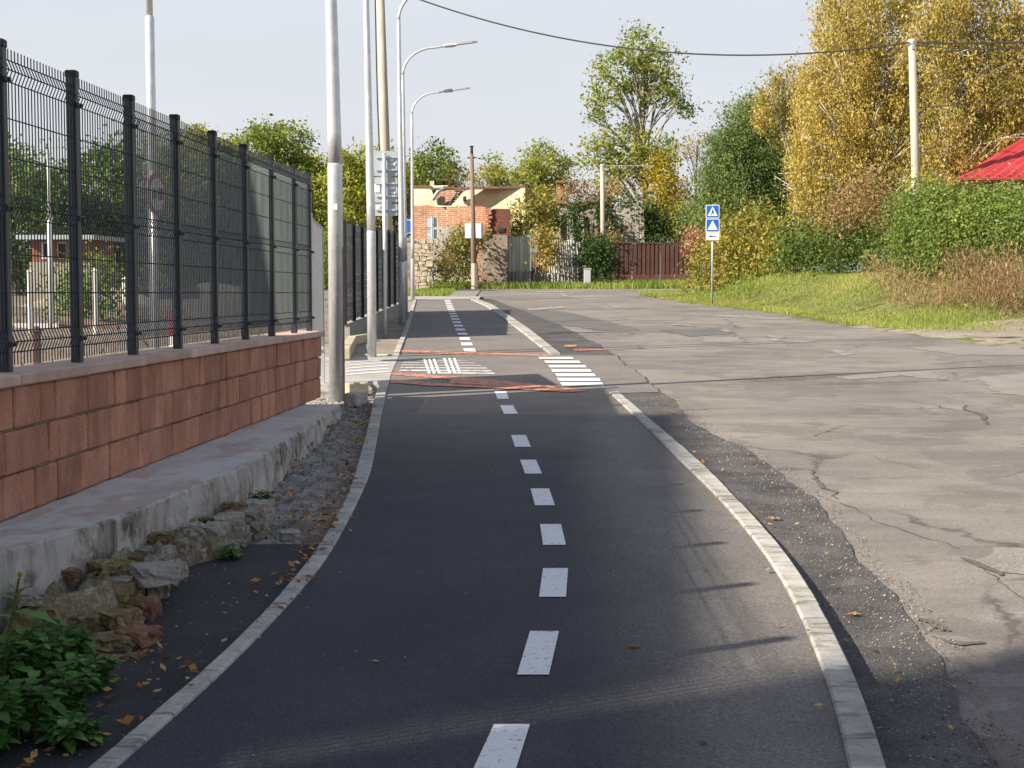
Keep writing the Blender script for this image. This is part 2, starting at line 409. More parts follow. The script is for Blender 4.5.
vo2 = nt.nodes.new('ShaderNodeTexVoronoi'); vo2.feature = 'DISTANCE_TO_EDGE'; vo2.inputs['Scale'].default_value = 2.6; nt.links.new(dm.outputs[1], vo2.inputs['Vector'])
rc2 = ramp(nt, [(.0, 1), (.02, .6), (.04, 0)]); nt.links.new(vo2.outputs[0], rc2.inputs[0]); ng2 = noise(nt, .9, 4, .6, v); rg2 = ramp(nt, [(.57, 0), (.66, .7)]); nt.links.new(ng2.outputs[0], rg2.inputs[0])
c = mixc(nt, mul(nt, rc2.outputs[0], rg2.outputs[0]), c, (.07,.062,.055))
n5 = noise(nt, .7, 6, .6, v, .2); r5 = ramp(nt, [(.50, 1.), (.515, .80), (.60, .84), (.615, 1.)]); nt.links.new(n5.outputs[0], r5.inputs[0]); c = mixc(nt, 1., c, r5.outputs[0], 'MULTIPLY')
nt.links.new(c, b.inputs['Base Color']); b.inputs['Roughness'].default_value = .88; bump(nt, b, n2.outputs[0], .5, .008); M['road'] = m
M['road_dark'] = asphalt('road_repair_dark', (.10,.096,.09), (.14,.132,.122), 1.5, 60, (.25,.23,.2), .3)
M['road_light'] = asphalt('road_worn_light', (.20,.184,.165), (.25,.23,.205), 3, 60, (.34,.31,.27), .3)
M['crack'] = simple('crack_tar', [(.3,(.08,.073,.066)),(.7,(.14,.127,.115))], 20, .9, 0)
def paintmat(name, col, under, thr, sc=14):
    m, nt, b = new_mat(name); v = coord(nt); n = noise(nt, sc, 9, .75, v); r = ramp(nt, [(thr, under), (thr+.06, col)]); nt.links.new(n.outputs[0], r.inputs[0])
    n2 = noise(nt, 70, 3, .6, v); r2 = ramp(nt, [(.3, .86), (.7, 1.05)]); nt.links.new(n2.outputs[0], r2.inputs[0])
    nt.links.new(mixc(nt, 1., r.outputs[0], r2.outputs[0], 'MULTIPLY'), b.inputs['Base Color']); b.inputs['Roughness'].default_value = .7
    bump(nt, b, n2.outputs[0], .35, .004); return m
M['white'] = paintmat('white_road_paint', (.76,.76,.76), (.20,.20,.20), .365, 34)
M['white_far'] = paintmat('worn_white_paint', (.66,.65,.63), (.12,.11,.11), .42)
M['white_old'] = paintmat('faded_white_paint', (.36,.345,.32), (.2,.185,.17), .48, 6)
M['red_res'] = paintmat('red_paint_residue', (.64,.25,.14), (.14,.10,.085), .45, 11)
M['kerb'] = simple('kerb_concrete', [(.3,(.32,.31,.28)),(.7,(.50,.485,.445))], 9, .85, .4, 60, .006, tint=(.72,1.12), fine=(120,.2))
_nt = M['kerb'].node_tree; _b = _nt.nodes['Principled BSDF']; _src = _b.inputs['Base Color'].links[0].from_socket
_n = noise(_nt, 6, 7, .7, coord(_nt, (.6, 2.2, 1)), .4); _r = ramp(_nt, [(.38, (.55,.52,.45)), (.47, (1,1,1))]); _nt.links.new(_n.outputs[0], _r.inputs[0])
_nt.links.new(mixc(_nt, 1., _src, _r.outputs[0], 'MULTIPLY'), _b.inputs['Base Color'])
M['concrete'] = simple('rough_concrete', [(.25,(.16,.15,.135)),(.45,(.30,.285,.26)),(.75,(.38,.365,.335))], 2.6, .9, .6, 30, .02, fine=(50,.25))
M['slab'] = simple('slab_concrete', [(.25,(.30,.285,.26)),(.45,(.36,.345,.32)),(.75,(.43,.415,.39))], 1.6, .85, .35, 40, .01, fine=(60,.12))
m, nt, b = new_mat('slab_with_brick_dust'); v = coord(nt); n = noise(nt, 1.8, 8, .62, v); r = ramp(nt, [(.25,(.42,.405,.375)),(.75,(.60,.58,.545))]); nt.links.new(n.outputs[0], r.inputs[0])
n2 = noise(nt, 1.6, 7, .6, coord(nt, (2.2, .9, 1)), .5); r2 = ramp(nt, [(.52, 0), (.60, .5), (.75, .65)]); nt.links.new(n2.outputs[0], r2.inputs[0])
c = mixc(nt, r2.outputs[0], r.outputs[0], (.36,.24,.19)); n4 = noise(nt, 5, 8, .75, v); r4 = ramp(nt, [(.33, .45), (.40, 1)]); nt.links.new(n4.outputs[0], r4.inputs[0])
nt.links.new(mixc(nt, 1., c, r4.outputs[0], 'MULTIPLY'), b.inputs['Base Color']); b.inputs['Roughness'].default_value = .8; n3 = noise(nt, 40, 6, .7, v); bump(nt, b, n3.outputs[0], .5, .01); M['slab_dust'] = m
# weathered face with vertical streaks and dark moss blotches
m, nt, b = new_mat('stained_concrete'); v = coord(nt, (3, 3, .5)); n = noise(nt, 2.2, 8, .7, v, .6)
r = ramp(nt, [(.30,(.09,.083,.07)),(.40,(.30,.28,.245)),(.50,(.46,.44,.40)),(.75,(.60,.58,.535))]); nt.links.new(n.outputs[0], r.inputs[0])
n2 = noise(nt, 3.5, 9, .7, coord(nt)); r2 = ramp(nt, [(.36,(.22,.20,.16)),(.45,(.75,.72,.66)),(.52,(1,1,1))]); nt.links.new(n2.outputs[0], r2.inputs[0])
nt.links.new(mixc(nt, 1., r.outputs[0], r2.outputs[0], 'MULTIPLY'), b.inputs['Base Color']); b.inputs['Roughness'].default_value = .92
n3 = noise(nt, 14, 7, .75, coord(nt)); bump(nt, b, n3.outputs[0], .8, .03); M['stained'] = m
M['block'] = simple('split_red_block', [(.25,(.32,.145,.09)),(.5,(.46,.215,.138)),(.75,(.56,.30,.21))], 5, .9, .7, 45, .012, tint=(.80,1.12), fine=(70,.2), stretch=(1,1,.6))
_nt = M['block'].node_tree; _b = _nt.nodes['Principled BSDF']; _src = _b.inputs['Base Color'].links[0].from_socket
_n = noise(_nt, 1.1, 8, .7, coord(_nt, (1, 1, .35)), .3); _r = ramp(_nt, [(.36, .62), (.47, 1.), (.60, 1.), (.70, 1.18)]); _nt.links.new(_n.outputs[0], _r.inputs[0])
_n2 = noise(_nt, 26, 8, .8, coord(_nt)); _r2 = ramp(_nt, [(.30, .55), (.42, 1.)]); _nt.links.new(_n2.outputs[0], _r2.inputs[0])
_nt.links.new(mixc(_nt, 1., mixc(_nt, 1., _src, _r.outputs[0], 'MULTIPLY'), _r2.outputs[0], 'MULTIPLY'), _b.inputs['Base Color'])
M['coping'] = simple('coping_red', [(.3,(.44,.29,.23)),(.7,(.62,.47,.39))], 4, .8, .4, 60, .006, tint=(.85,1.1), fine=(80,.12))
M['redstain'] = paintmat('red_brick_dust', (.23,.12,.085), (.33,.30,.27), .47, 5)
M['steel_dark'] = simple('anthracite_coat', [(.3,(.022,.030,.040)),(.7,(.030,.040,.052))], 5, .42, 0, metal=0, spec=.5)
M['cap'] = simple('black_plastic', [(.3,(.012,.013,.015)),(.7,(.02,.02,.022))], 5, .5, 0)
M['galv'] = simple('galvanized_steel', [(.3,(.56,.58,.59)),(.7,(.72,.73,.74))], 9, .42, .1, 30, .002, metal=.55, spec=.5, fine=(35,.1))
M['galv_dull'] = simple('dull_galvanized', [(.3,(.38,.41,.42)),(.7,(.50,.52,.53))], 12, .55, 0, metal=.35)
M['copper'] = simple('rusty_strip', [(.3,(.25,.11,.07)),(.7,(.36,.2,.14))], 20, .7, .2)
M['gravel'] = simple('gravel_ground', [(.3,(.17,.155,.135)),(.5,(.31,.29,.26)),(.7,(.45,.425,.385))], 7, .95, .9, 35, .03, fine=(45,.4))
M['soil'] = simple('pale_dirt', [(.3,(.20,.17,.13)),(.7,(.36,.31,.25))], 1.2, .95, .8, 20, .03, fine=(30,.3))
M['grass_g'] = simple('grass_ground', [(.3,(.075,.095,.03)),(.5,(.12,.14,.045)),(.7,(.20,.18,.07))], .6, .95, .8, 15, .04, fine=(12,.35))
M['yard'] = simple('yard_dirt', [(.3,(.13,.11,.09)),(.55,(.22,.19,.16)),(.75,(.12,.13,.06))], .35, .95, .8, 8, .04, fine=(10,.3))
M['bark'] = simple('bark', [(.3,(.07,.055,.042)),(.7,(.16,.13,.105))], 8, .9, .8, 20, .03, stretch=(2,2,.5))
M['birch'] = simple('birch_bark', [(.38,(.10,.085,.07)),(.46,(.50,.46,.41)),(.75,(.66,.62,.56))], 3.5, .8, .3, 20, .01, stretch=(1,1,3))
M['palebark'] = simple('pale_bark', [(.3,(.18,.155,.12)),(.7,(.36,.32,.26))], 5, .9, .5, 20, .02)
M['wood'] = simple('weathered_wood', [(.3,(.13,.09,.065)),(.7,(.26,.19,.145))], 5, .9, .5, 40, .01, stretch=(3,3,.3))
M['polec'] = simple('pole_concrete', [(.3,(.36,.32,.26)),(.7,(.48,.44,.37))], 4, .9, .4, 50, .01, stretch=(2,2,.4))
M['cable'] = simple('cable_rubber', [(.3,(.02,.02,.02)),(.7,(.03,.03,.03))], 5, .6, 0)
M['metalsheet'] = simple('brown_sheet', [(.3,(.075,.033,.028)),(.7,(.115,.055,.045))], 1.5, .6, 0, tint=(.75,1.15))
M['eternit'] = simple('grey_sheet', [(.3,(.34,.345,.34)),(.7,(.58,.58,.57))], 2, .85, .3, 30, tint=(.45,1.15), stretch=(3,3,.5))
M['whiteplate'] = simple('white_plate', [(.3,(.74,.74,.74)),(.7,(.8,.8,.8))], 3, .5, 0)
M['blueplate'] = simple('blue_plate', [(.3,(.012,.115,.50)),(.7,(.018,.14,.56))], 3, .4, 0)
M['redplate'] = simple('red_plate', [(.3,(.45,.03,.03)),(.7,(.55,.045,.04))], 3, .45, 0)
M['black'] = simple('black_print', [(.3,(.015,.015,.015)),(.7,(.02,.02,.02))], 3, .5, 0)
M['plateback'] = simple('sign_back', [(.3,(.36,.43,.47)),(.7,(.45,.52,.55))], 6, .5, 0, metal=.25)
M['stone'] = simple('rubble_stone', [(.25,(.20,.17,.13)),(.5,(.38,.34,.28)),(.75,(.52,.48,.41))], 6, .95, .9, 22, .04, tint=(.65,1.2), fine=(40,.3))
M['moss'] = simple('mossy_rubble', [(.25,(.24,.10,.06)),(.42,(.22,.16,.09)),(.55,(.29,.235,.10)),(.75,(.44,.39,.29))], 16, .95, .95, 30, .04, tint=(.7,1.15), fine=(50,.35))
M['cream'] = simple('cream_plaster', [(.25,(.42,.29,.16)),(.42,(.62,.50,.33)),(.7,(.70,.60,.43))], .9, .9, .5, 8, .03, fine=(4,.12))
M['greyplaster'] = simple('grey_plaster', [(.25,(.12,.10,.08)),(.45,(.27,.245,.215)),(.7,(.42,.39,.35))], .9, .9, .5, 6, .04, fine=(3,.25), stretch=(1.5,1,.5))
M['rooftile'] = simple('old_roof', [(.3,(.14,.065,.045)),(.7,(.27,.14,.10))], 3, .9, .6, 10, .05)
M['roofred'] = simple('red_roof', [(.3,(.42,.035,.045)),(.7,(.52,.06,.065))], 2, .55, .2, 8, .02, tint=(.8,1.1))
M['dark'] = simple('dark_recess', [(.3,(.02,.018,.016)),(.7,(.04,.035,.03))], 2, .9, 0)
M['whitewall'] = simple('white_wall', [(.3,(.55,.53,.49)),(.7,(.68,.66,.62))], 1.2, .9, .2)
M['facade'] = simple('far_facade', [(.3,(.30,.27,.22)),(.7,(.38,.34,.28))], 1.2, .9, .2)
M['hutwall'] = simple('red_timber', [(.3,(.22,.08,.05)),(.7,(.33,.13,.08))], 3, .8, .3, stretch=(4,4,.4))
M['hill'] = simple('hazy_hill', [(.3,(.10,.15,.14)),(.7,(.17,.22,.19))], .02, 1, 0)  # distance haze painted into the hills' bluish colour
def brickmat(name, a, bb, mortar, sc=1.0):
    m, nt, b = new_mat(name); t = nt.nodes.new('ShaderNodeTexCoord'); s = nt.nodes.new('ShaderNodeSeparateXYZ'); nt.links.new(t.outputs['Object'], s.inputs[0])
    cb = nt.nodes.new('ShaderNodeCombineXYZ'); nt.links.new(mul(nt, s.outputs[0], s.outputs[1], 'ADD'), cb.inputs[0]); nt.links.new(s.outputs[2], cb.inputs[1])
    br = nt.nodes.new('ShaderNodeTexBrick'); nt.links.new(cb.outputs[0], br.inputs['Vector']); br.inputs['Scale'].default_value = sc
    br.inputs['Brick Width'].default_value = .28; br.inputs['Row Height'].default_value = .085; br.inputs['Mortar Size'].default_value = .012
    br.inputs['Color1'].default_value = (*a, 1); br.inputs['Color2'].default_value = (*bb, 1); br.inputs['Mortar'].default_value = (*mortar, 1)
    n = noise(nt, 1.5, 8, .7, t.outputs['Object']); r = ramp(nt, [(.3, .6), (.7, 1.3)]); nt.links.new(n.outputs[0], r.inputs[0])
    nt.links.new(mixc(nt, 1., br.outputs[0], r.outputs[0], 'MULTIPLY'), b.inputs['Base Color']); b.inputs['Roughness'].default_value = .9
    n2 = noise(nt, 9, 6, .7, t.outputs['Object']); bump(nt, b, n2.outputs[0], .8, .05); return m
M['brick'] = brickmat('old_brick', (.40,.165,.085), (.29,.11,.06), (.42,.33,.25))
M['brick2'] = brickmat('dark_brick', (.20,.06,.035), (.13,.045,.03), (.15,.11,.085))
L = {}
gr = lambda *c: [(i/(len(c)-1), x) for i, x in enumerate(c)]
L['green'] = leafmat('leaf_green', gr((0.040,0.080,0.019),(0.088,0.160,0.035),(0.160,0.240,0.048),(0.304,0.336,0.064)))
L['hedge'] = leafmat('leaf_hedge', gr((.05,.08,.02),(.115,.17,.036),(.20,.275,.055),(.33,.38,.10)))
L['dark'] = leafmat('leaf_dark', gr((0.024,0.048,0.016),(0.048,0.088,0.026),(0.088,0.144,0.035),(0.176,0.208,0.048)))
L['acacia'] = leafmat('leaf_acacia', gr((.08,.13,.03),(.17,.22,.045),(.32,.35,.06),(.48,.43,.07)), .4)
L['yellow'] = leafmat('leaf_yellow', gr((0.163,0.163,0.025),(0.312,0.275,0.031),(0.500,0.388,0.037),(0.625,0.450,0.050)), .4)
L['birch'] = leafmat('leaf_birch', gr((.15,.17,.04),(.36,.30,.07),(.54,.42,.11),(.64,.50,.19)), .4)
L['ivy'] = leafmat('leaf_ivy', gr((0.064,0.088,0.019),(0.160,0.176,0.032),(0.304,0.272,0.048),(0.480,0.320,0.080)), .3)
L['rust'] = leafmat('leaf_rust', gr((.15,.12,.04),(.28,.19,.08),(.38,.26,.12),(.46,.33,.16)), .35)
L['pink'] = leafmat('leaf_pink', gr((0.192,0.084,0.060),(0.360,0.156,0.108),(0.480,0.252,0.180),(0.360,0.300,0.120)), .3)
L['conifer'] = leafmat('leaf_conifer', gr((.05,.085,.025),(.11,.165,.045),(.18,.245,.065),(.30,.34,.10)), .3)
L['weed'] = leafmat('leaf_weed', gr((.03,.08,.018),(.06,.16,.03),(.11,.25,.05),(.20,.34,.09)), .35)
L['grass'] = leafmat('leaf_grass', gr((.12,.20,.035),(.26,.34,.06),(.42,.45,.11),(.55,.49,.22)), .4)
L['straw'] = leafmat('leaf_straw', gr((0.176,0.110,0.055),(0.330,0.220,0.110),(0.462,0.319,0.176),(0.572,0.440,0.264)), .4)
L['fallen'] = leafmat('leaf_fallen', gr((0.140,0.060,0.020),(0.300,0.130,0.040),(0.450,0.220,0.060),(0.550,0.380,0.140)), .2)

# ------------------------------------------------------------------ world, sun
AZ, EL = R(62), R(32)    # light travels towards +X (right) and a little away from the camera
dl = np.array([math.sin(AZ)*math.cos(EL), math.cos(AZ)*math.cos(EL), -math.sin(EL)])
sun = bpy.data.lights.new('sun', 'SUN'); so = bpy.data.objects.new('sun', sun); C.objects.link(so)
sun.energy = 5.0; sun.angle = R(.55); sun.color = (1.0, .90, .76)
import mathutils
so.rotation_euler = mathutils.Vector(dl).to_track_quat('-Z', 'Y').to_euler()
w = bpy.data.worlds.new('World'); sc.world = w; w.use_nodes = True; nt = w.node_tree; bg = nt.nodes['Background']
sky = nt.nodes.new('ShaderNodeTexSky'); sky.sky_type = 'NISHITA'; sky.sun_disc = False; sky.sun_elevation = EL
sky.sun_rotation = math.atan2(-dl[0], -dl[1]) % (2*math.pi); sky.dust_density = 2.5; sky.air_density = 1.
tc = nt.nodes.new('ShaderNodeTexCoord'); sp = nt.nodes.new('ShaderNodeSeparateXYZ'); nt.links.new(tc.outputs['Generated'], sp.inputs[0])
# thin bright cloud veil: brighter low down, darker overhead
vr = ramp(nt, [(0, (4.2,4.25,4.4)), (.10, (4.05,4.15,4.4)), (.25, (3.8,3.93,4.2)), (.6, (1.95,2.25,2.95)), (1, (1.4,1.7,2.5))]); nt.links.new(sp.outputs[2], vr.inputs[0])
mp = nt.nodes.new('ShaderNodeMapping'); mp.inputs['Scale'].default_value = (1, 1, 4); nt.links.new(tc.outputs['Generated'], mp.inputs[0])
cn = noise(nt, 2.2, 6, .55, mp.outputs[0], .4); cr = ramp(nt, [(.32, .93), (.68, 1.035)]); nt.links.new(cn.outputs[0], cr.inputs[0])
veil = mixc(nt, 1., vr.outputs[0], cr.outputs[0], 'MULTIPLY')
nt.links.new(mixc(nt, .88, sky.outputs[0], veil), bg.inputs[0]); bg.inputs[1].default_value = .1
sc.view_settings.view_transform = 'Standard'; sc.view_settings.look = 'None'; sc.view_settings.exposure = .98; sc.view_settings.gamma = 1
sc.render.engine = 'CYCLES'
sc.cycles.max_bounces = 6; sc.cycles.transparent_max_bounces = 8
# ================================================================== GROUND
def pathR(y):
    y = np.asarray(y, float)
    a = np.where(y < YR1, KRi(y), np.where(y > YR2, KFi(y), GR(y)-.02))
    return a
YR1 = gnd(614, 394)[1]; YR2 = gnd(555, 355.5)[1]
xs = np.concatenate([[-1500,-900,-500,-300,-180,-110,-70,-45,-30,-22,-17,-13,-10,-8,-6.5,-5.2], np.arange(-4.5, 12, .2), [12.5,13.5,15,17,20,25,32,42,60,90,140,220,350,600,1000,1600]])
ysg = np.concatenate([[-300,-120,-60,-30,-15,-8,-4,-2,-1], np.arange(0, 30, .25), np.arange(30, 75, .5), [76,78,81,85,90,97,106,120,140,170,220,300,420,600,900,1400,2200]])
XX, YY = np.meshgrid(xs, ysg); ZZ = HG(XX, YY)
inside = (XX > LX(YY)-.05) & (XX < RR(YY)-.4) & (YY < 61.5) & (YY > -6)
inside |= (YY >= 48) & (YY < 58.5) & (XX > -4) & (XX < 20)
ZZ = ZZ - np.where(inside, .13, 0) + np.where(inside | (YY < 20), 0, rng.normal(0, .012, XX.shape))
mb = MB(); n = len(xs); V = np.stack([XX, YY, ZZ], 2).reshape(-1, 3)
Fl = []; Ft = []; mi = []
for i in range(len(ysg)-1):
    for j in range(n-1): Fl.append((i*n+j, i*n+j+1, (i+1)*n+j+1, (i+1)*n+j)); mi.append(1 if xs[j] < float(LX(ysg[i]))+.0 and ysg[i] < 66 else 0)
mb.add(V, Fl); mb.m = mi
tag(mb.build('ground', [M['grass_g'], M['yard']], smooth=True), kind='structure')

def SO_px(pts): P = [march(px, py, lambda x, y: float(HB(y)), 3) for px, py in pts]; return P
_so = SO_px([(0,552),(60,535),(117,518),(180,492),(230,473),(273,449),(310,426),(340,405)])
_soy = np.array([p[1] for p in _so]); _sox = np.array([p[0] for p in _so])
def SO(y): return np.interp(y, _soy, _sox) + np.where(np.asarray(y) < _soy[0], (np.asarray(y)-_soy[0])*.06, 0)
YS = float(_soy[-1])+.1     # far end of the slab
YA = gnd(330, 545)[1]       # black strip ends, gravel begins

loft('road', lambda y: GR(y)-.15, RR, -2, 60.5, .12, 60, M['road'], .000, growth=1.004)
loft('gravel_strip', lambda y: np.where(y < YR1, KRo(y)-.03, np.where(y > YR2, KFo(y)-.03, GR(y)-.06)), GR, -1.5, YE+1, .08, 44, M['strip'], .008, growth=1.004)
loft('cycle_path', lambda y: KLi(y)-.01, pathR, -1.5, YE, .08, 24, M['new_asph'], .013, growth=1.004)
loft('asphalt_strip', lambda y: SO(y)-.12, lambda y: KLo(y)+.01, -1.5, YA, .08, 10, M['lstrip'], .004)
def hfg(X, Y):
    h = HG(X, Y) - .035*ss((Y1-Y+.1)/.5)
    return h + .02*np.sin(X*23+Y*7)*np.sin(Y*11)*ss((KLo(Y)-X)/.15) + rng.normal(0, .007, X.shape)
loft('gravel_bed', lambda y: np.where(y < YS, SO(y)-.12, LX(y)-.1), lambda y: KLo(y)+.01, YA-.15, Y1+.05, .04, 26, M['gravel'], .006, hf=hfg)
loft('verge', lambda y: LX(y)-.3 + 0*y, lambda y: KLo(y)+.01, Y2-.05, 60, .15, 10, M['soil'], .004)
YC0, YC1 = gnd(345, 381)[1], gnd(345, 358)[1]
loft('pavement', lambda y: -3.6+0*y, lambda y: KLi(y)+.0, Y1, Y2, .1, 20, M['slab'], .019, skirt=.15)
# far end: pale concrete band and a short footway
loft('pavement_far', lambda y: -3.6+0*y, lambda y: -1.0+0*y, YE-.02, YE+3.2, .3, 12, M['slab'], .02, skirt=.05)
loft('footway', lambda y: at(448,290,50)[0]+0*y, lambda y: at(470,290,50)[0]+0*y+.2, YE+3.1, YE+13, .5, 4, M['road_light'], .02)
loft('gravel_verge', lambda y: RR(y)-.3, lambda y: RR(y)+4.5, 19.5, 29.5, .15, 24, M['soil'], .001, hf=lambda X, Y: HG(X, Y)+ss((X-RR(Y)+.28)/.5)*(.014+.010*np.sin(Y*9+X)+rng.normal(0, .007, X.shape)))

def kerb(name, fa, fb, y0, y1, top=.032, seg=.26, label=None):
    mb = MB(); y = y0
    while y < y1:
        e = min(y+seg, y1)-.004
        t = float(np.clip(rng.normal(.55, .25), 0, 1)); dz = rng.normal(0, .0015)
        V = []
        N = 3
        c = .008
        for yy in np.linspace(y, e, N):
            a, b = float(fa(yy)), float(fb(yy)); h = float(g(yy))
            V += [(a, yy, h-.15), (a, yy, h+top+dz-c), (a+c, yy, h+top+dz), (b-c, yy, h+top+dz), (b, yy, h+top+dz-c), (b, yy, h-.15)]
        Fc = []
        for i in range(N-1):
            for k in range(5): Fc.append((i*6+k, i*6+k+1, (i+1)*6+k+1, (i+1)*6+k))
        Fc.append(tuple(range(6))[::-1]); Fc.append(tuple((N-1)*6+k for k in range(6)))
        mb.add(V, [f[::-1] for f in Fc], t); y += seg
    return tag(mb.build(name, M['kerb']), label, kind='structure')
kerb('kerb', KLo, KLi, -1.2, Y1, .03)
kerb('kerb', KLo, KLi, Y2, YE, .035, .5)
kerb('kerb', KRi, KRo, -1.2, YR1, .03)
kerb('kerb', KFi, KFo, YR2, YE+.5, .04, .5)

# ---- painted markings
def mark(pts, m='white', off=.017, jag=.0, name='road_marking'): return patch(name, pts, M[m], off, jag)
for q in [((494,729),(530,729),(511,790),(466,790)), ((530,635),(559,635),(549,679),(517,679)), ((543,571.5),(568,571.5),(566,600.5),(539,600.5)),
          ((540,527),(561,527),(566,548),(543,548)), ((530.5,491),(549,491),(555,508),(535,508)), ((520,462),(536,462),(542,476),(525,476)),
          ((511,437),(526,437),(531,449),(515,449)), ((500,407),(513,407),(518,415.6),(504,415.6)), ((494.6,393),(506.5,393),(509,400.5),(497.6,400.5))]:
    mark(q)
far = [(470,352),(467,346),(465,340),(461,332),(458,326),(454.5,318),(451.5,311),(449,305)]
fc = curve([(x, y) for x, y in far])
y = gnd(470, 353)[1]; yend = YE-.4
while y < yend:
    w_ = .085; a, b = y, y+.72
    V = [(float(fc(a))-w_, a, float(g(a))+.02), (float(fc(a))+w_, a, float(g(a))+.02), (float(fc(b))+w_, b, float(g(b))+.02), (float(fc(b))-w_, b, float(g(b))+.02)]
    mbx = MB(); mbx.add(V, [(0,1,2,3)]); tag(mbx.build('road_marking', M['white']), kind='structure'); y += 1.42
for (yy, hh, xa, xb) in [(359.5,2,538,574),(363.5,2.4,544,581),(368,2.6,548,587),(372.3,2.8,551,592),(376.8,3,555,596),(381.4,3.2,557,601),(386,3.4,560,604)]:
    mark(((xa,yy-hh*.55),(xb-2,yy-hh*.55),(xb,yy+hh*.4),(xa+2,yy+hh*.4)), 'white', .021)
for (yy, xa, xb, tt) in [(361.4,404,466,.5),(363.8,403,474,.5),(366.3,402,480,.6),(369.0,401,486,.9),(371.8,400,490,1.3),(374.3,440,494,1.3)]:
    mark(((xa,yy-tt/2),(xb,yy-tt/2+.5),(xb+2,yy+tt/2+.5),(xa-1,yy+tt/2)), 'white_far', .018)
for (yy, tt) in ((361.6,.5),(364.4,.5),(367.4,.6),(370.6,.8),(373.6,.9)):
    mark(((346,yy+3-tt/2),(372,yy+.9-tt/2),(389,yy-tt/2),(389,yy+tt/2),(372,yy+.9+tt/2),(346,yy+3+tt/2)), 'white', .0245)
for xt, xb_ in ((423,428),(427.7,433),(432.4,438),(443,448.5),(448,453.7),(453,459)):
    mark(((xt,359.6),(xt+2.4,359.6),(xb_+2.9,375.3),(xb_,375.3)), 'white', .021)
mark(((399,350.8),(440,352.2),(500,353.8),(500,356),(450,355.6),(399,352.8)), 'red_res', .018, .006)
mark(((500,354),(553,356),(553,357.5),(500,356.2)), 'red_res', .019, .004)
mark(((392,373.5),(470,379),(530,385),(586,391.5),(583,393.4),(520,388),(450,381),(392,376)), 'red_res', .018, .006)
mark(((391,381.3),(430,384),(490,386.5),(583,393.2),(570,394),(480,389.5),(430,387.5),(391,384.5)), 'red_res', .022, .006)
mark(((450,380.5),(530,386),(560,391),(500,388.5),(450,385.5)), 'red_res', .026, .006)
mark(((565,346),(577,346),(577,348),(563,348)), 'red_res', .018, .01); mark(((572,350),(604,349.5),(606,351.2),(575,352)), 'red_res', .018, .01)
# repairs and worn patches on the old road
def rp(pts, m, off=.005, jag=.035): return patch('road_patch', pts, M[m], min(off, .0045), jag)
rp(((495,306),(565,312),(640,330),(600,331),(540,322),(500,312)), 'road_dark', .0045, .04)
rp(((625,318),(682,317.5),(686,320.3),(628,320.8)), 'road_light', .006)
rp(((700,315),(748,315.2),(800,320),(740,318.2)), 'white_old', .006)
rp(((703,338),(738,337),(745,342),(706,342.5)), 'road_light', .006)
rp(((767,337),(800,341),(815,341),(806,343),(778,342)), 'white_old', .007)
rp(((826,350),(836,349.6),(855,354),(845,355.6)), 'white_old', .008, .008)
rp(((903,347.3),(960,346),(1040,347.5),(1040,355.5),(960,355)), 'road_light', .006)
rp(((835,377),(900,372),(926,371),(947,380),(925,379),(905,376),(850,380)), 'road_light', .0065)
rp(((700,338),(742,332),(800,345),(900,362),(1040,368),(1040,420),(900,395),(760,378),(730,360)), 'road_dark', .0030, .05) if False else None
rp(((975,378),(1040,372),(1040,398),(1000,394)), 'road_light', .006)
rp(((972,560),(995,548),(1040,545),(1040,575),(1005,570)), 'road_light', .006, .02)
rp(((660,330),(720,328),(735,334),(690,337)), 'road_dark', .0055)
rp(((560,296),(600,295),(640,298),(585,300)), 'road_light', .005)
mark(((530,291.5),(566,291.2),(566,292.4),(530,292.8)), 'white_old', .009, .0)
for q in (((560,294),(564,293.6),(568,296.5),(563,297)), ((598,303),(606,303.3),(607,304.3),(600,304.1)), ((612,306.2),(618,306.5),(622,308.3),(615,308)), ((526,309),(562,306.5),(566,308.3),(530,311)), ((670,324),(690,325.3),(693,326.5),(672,325.4)),((770,335.5),(785,338.3),(781,339.6),(765,336.6)), ((722,329.5),(733,331.6),(729,332.6),(717,330.2))): mark(q, 'white_old', .010)
def crack(px0, px1, w_=.012, amp=.04, kind='structure', m='crack', off=.0065, straight=False):
    a = gnd(*px0)[:2]; b = gnd(*px1)[:2]; n = max(6, int(np.linalg.norm(b-a)/.06)); t = np.linspace(0, 1, n)[:, None]
    P = a*(1-t)+b*t; wv = np.cumsum(rng.normal(0, amp*.35, (n, 2)), 0); wv -= wv[0]*(1-t)+wv[-1]*t; P = P+(0 if straight else wv)
    d = np.gradient(P, axis=0); d /= np.linalg.norm(d, axis=1)[:, None]+1e-9; N = np.stack([-d[:, 1], d[:, 0]], 1)
    ww = (w_*(.4+rng.random(n)*1.2)*(.3+.7*np.sin(np.linspace(.1, 3.04, n))))[:, None] if not straight else np.full((n, 1), w_)
    A = P+N*ww; B = P-N*ww; mb = MB()
    V = [(p[0], p[1], float(HG(p[0], p[1]))+off) for p in A]+[(p[0], p[1], float(HG(p[0], p[1]))+off) for p in B]
    mb.add(V, [(i, i+1, n+i+1, n+i) for i in range(n-1)]); tag(mb.build('road_crack', M[m]), kind='structure')
for q in [((815,437),(850,425)),((850,430),(900,428)),((905,400),(960,412)),((870,455),(925,470)),((985,480),(1030,470)),((812,495),(870,520)),((870,520),(960,548)),((967,560),(1030,600))]:
    crack(*q, w_=.003+rng.random()*.003)
crack((812,470),(838,500), .014, .05); crack((965,405),(990,425), .02, .06); crack((960,556),(1002,574), .02, .05)
crack((940,628),(985,634), .02, .05); crack((915,610),(950,622), .025, .05)

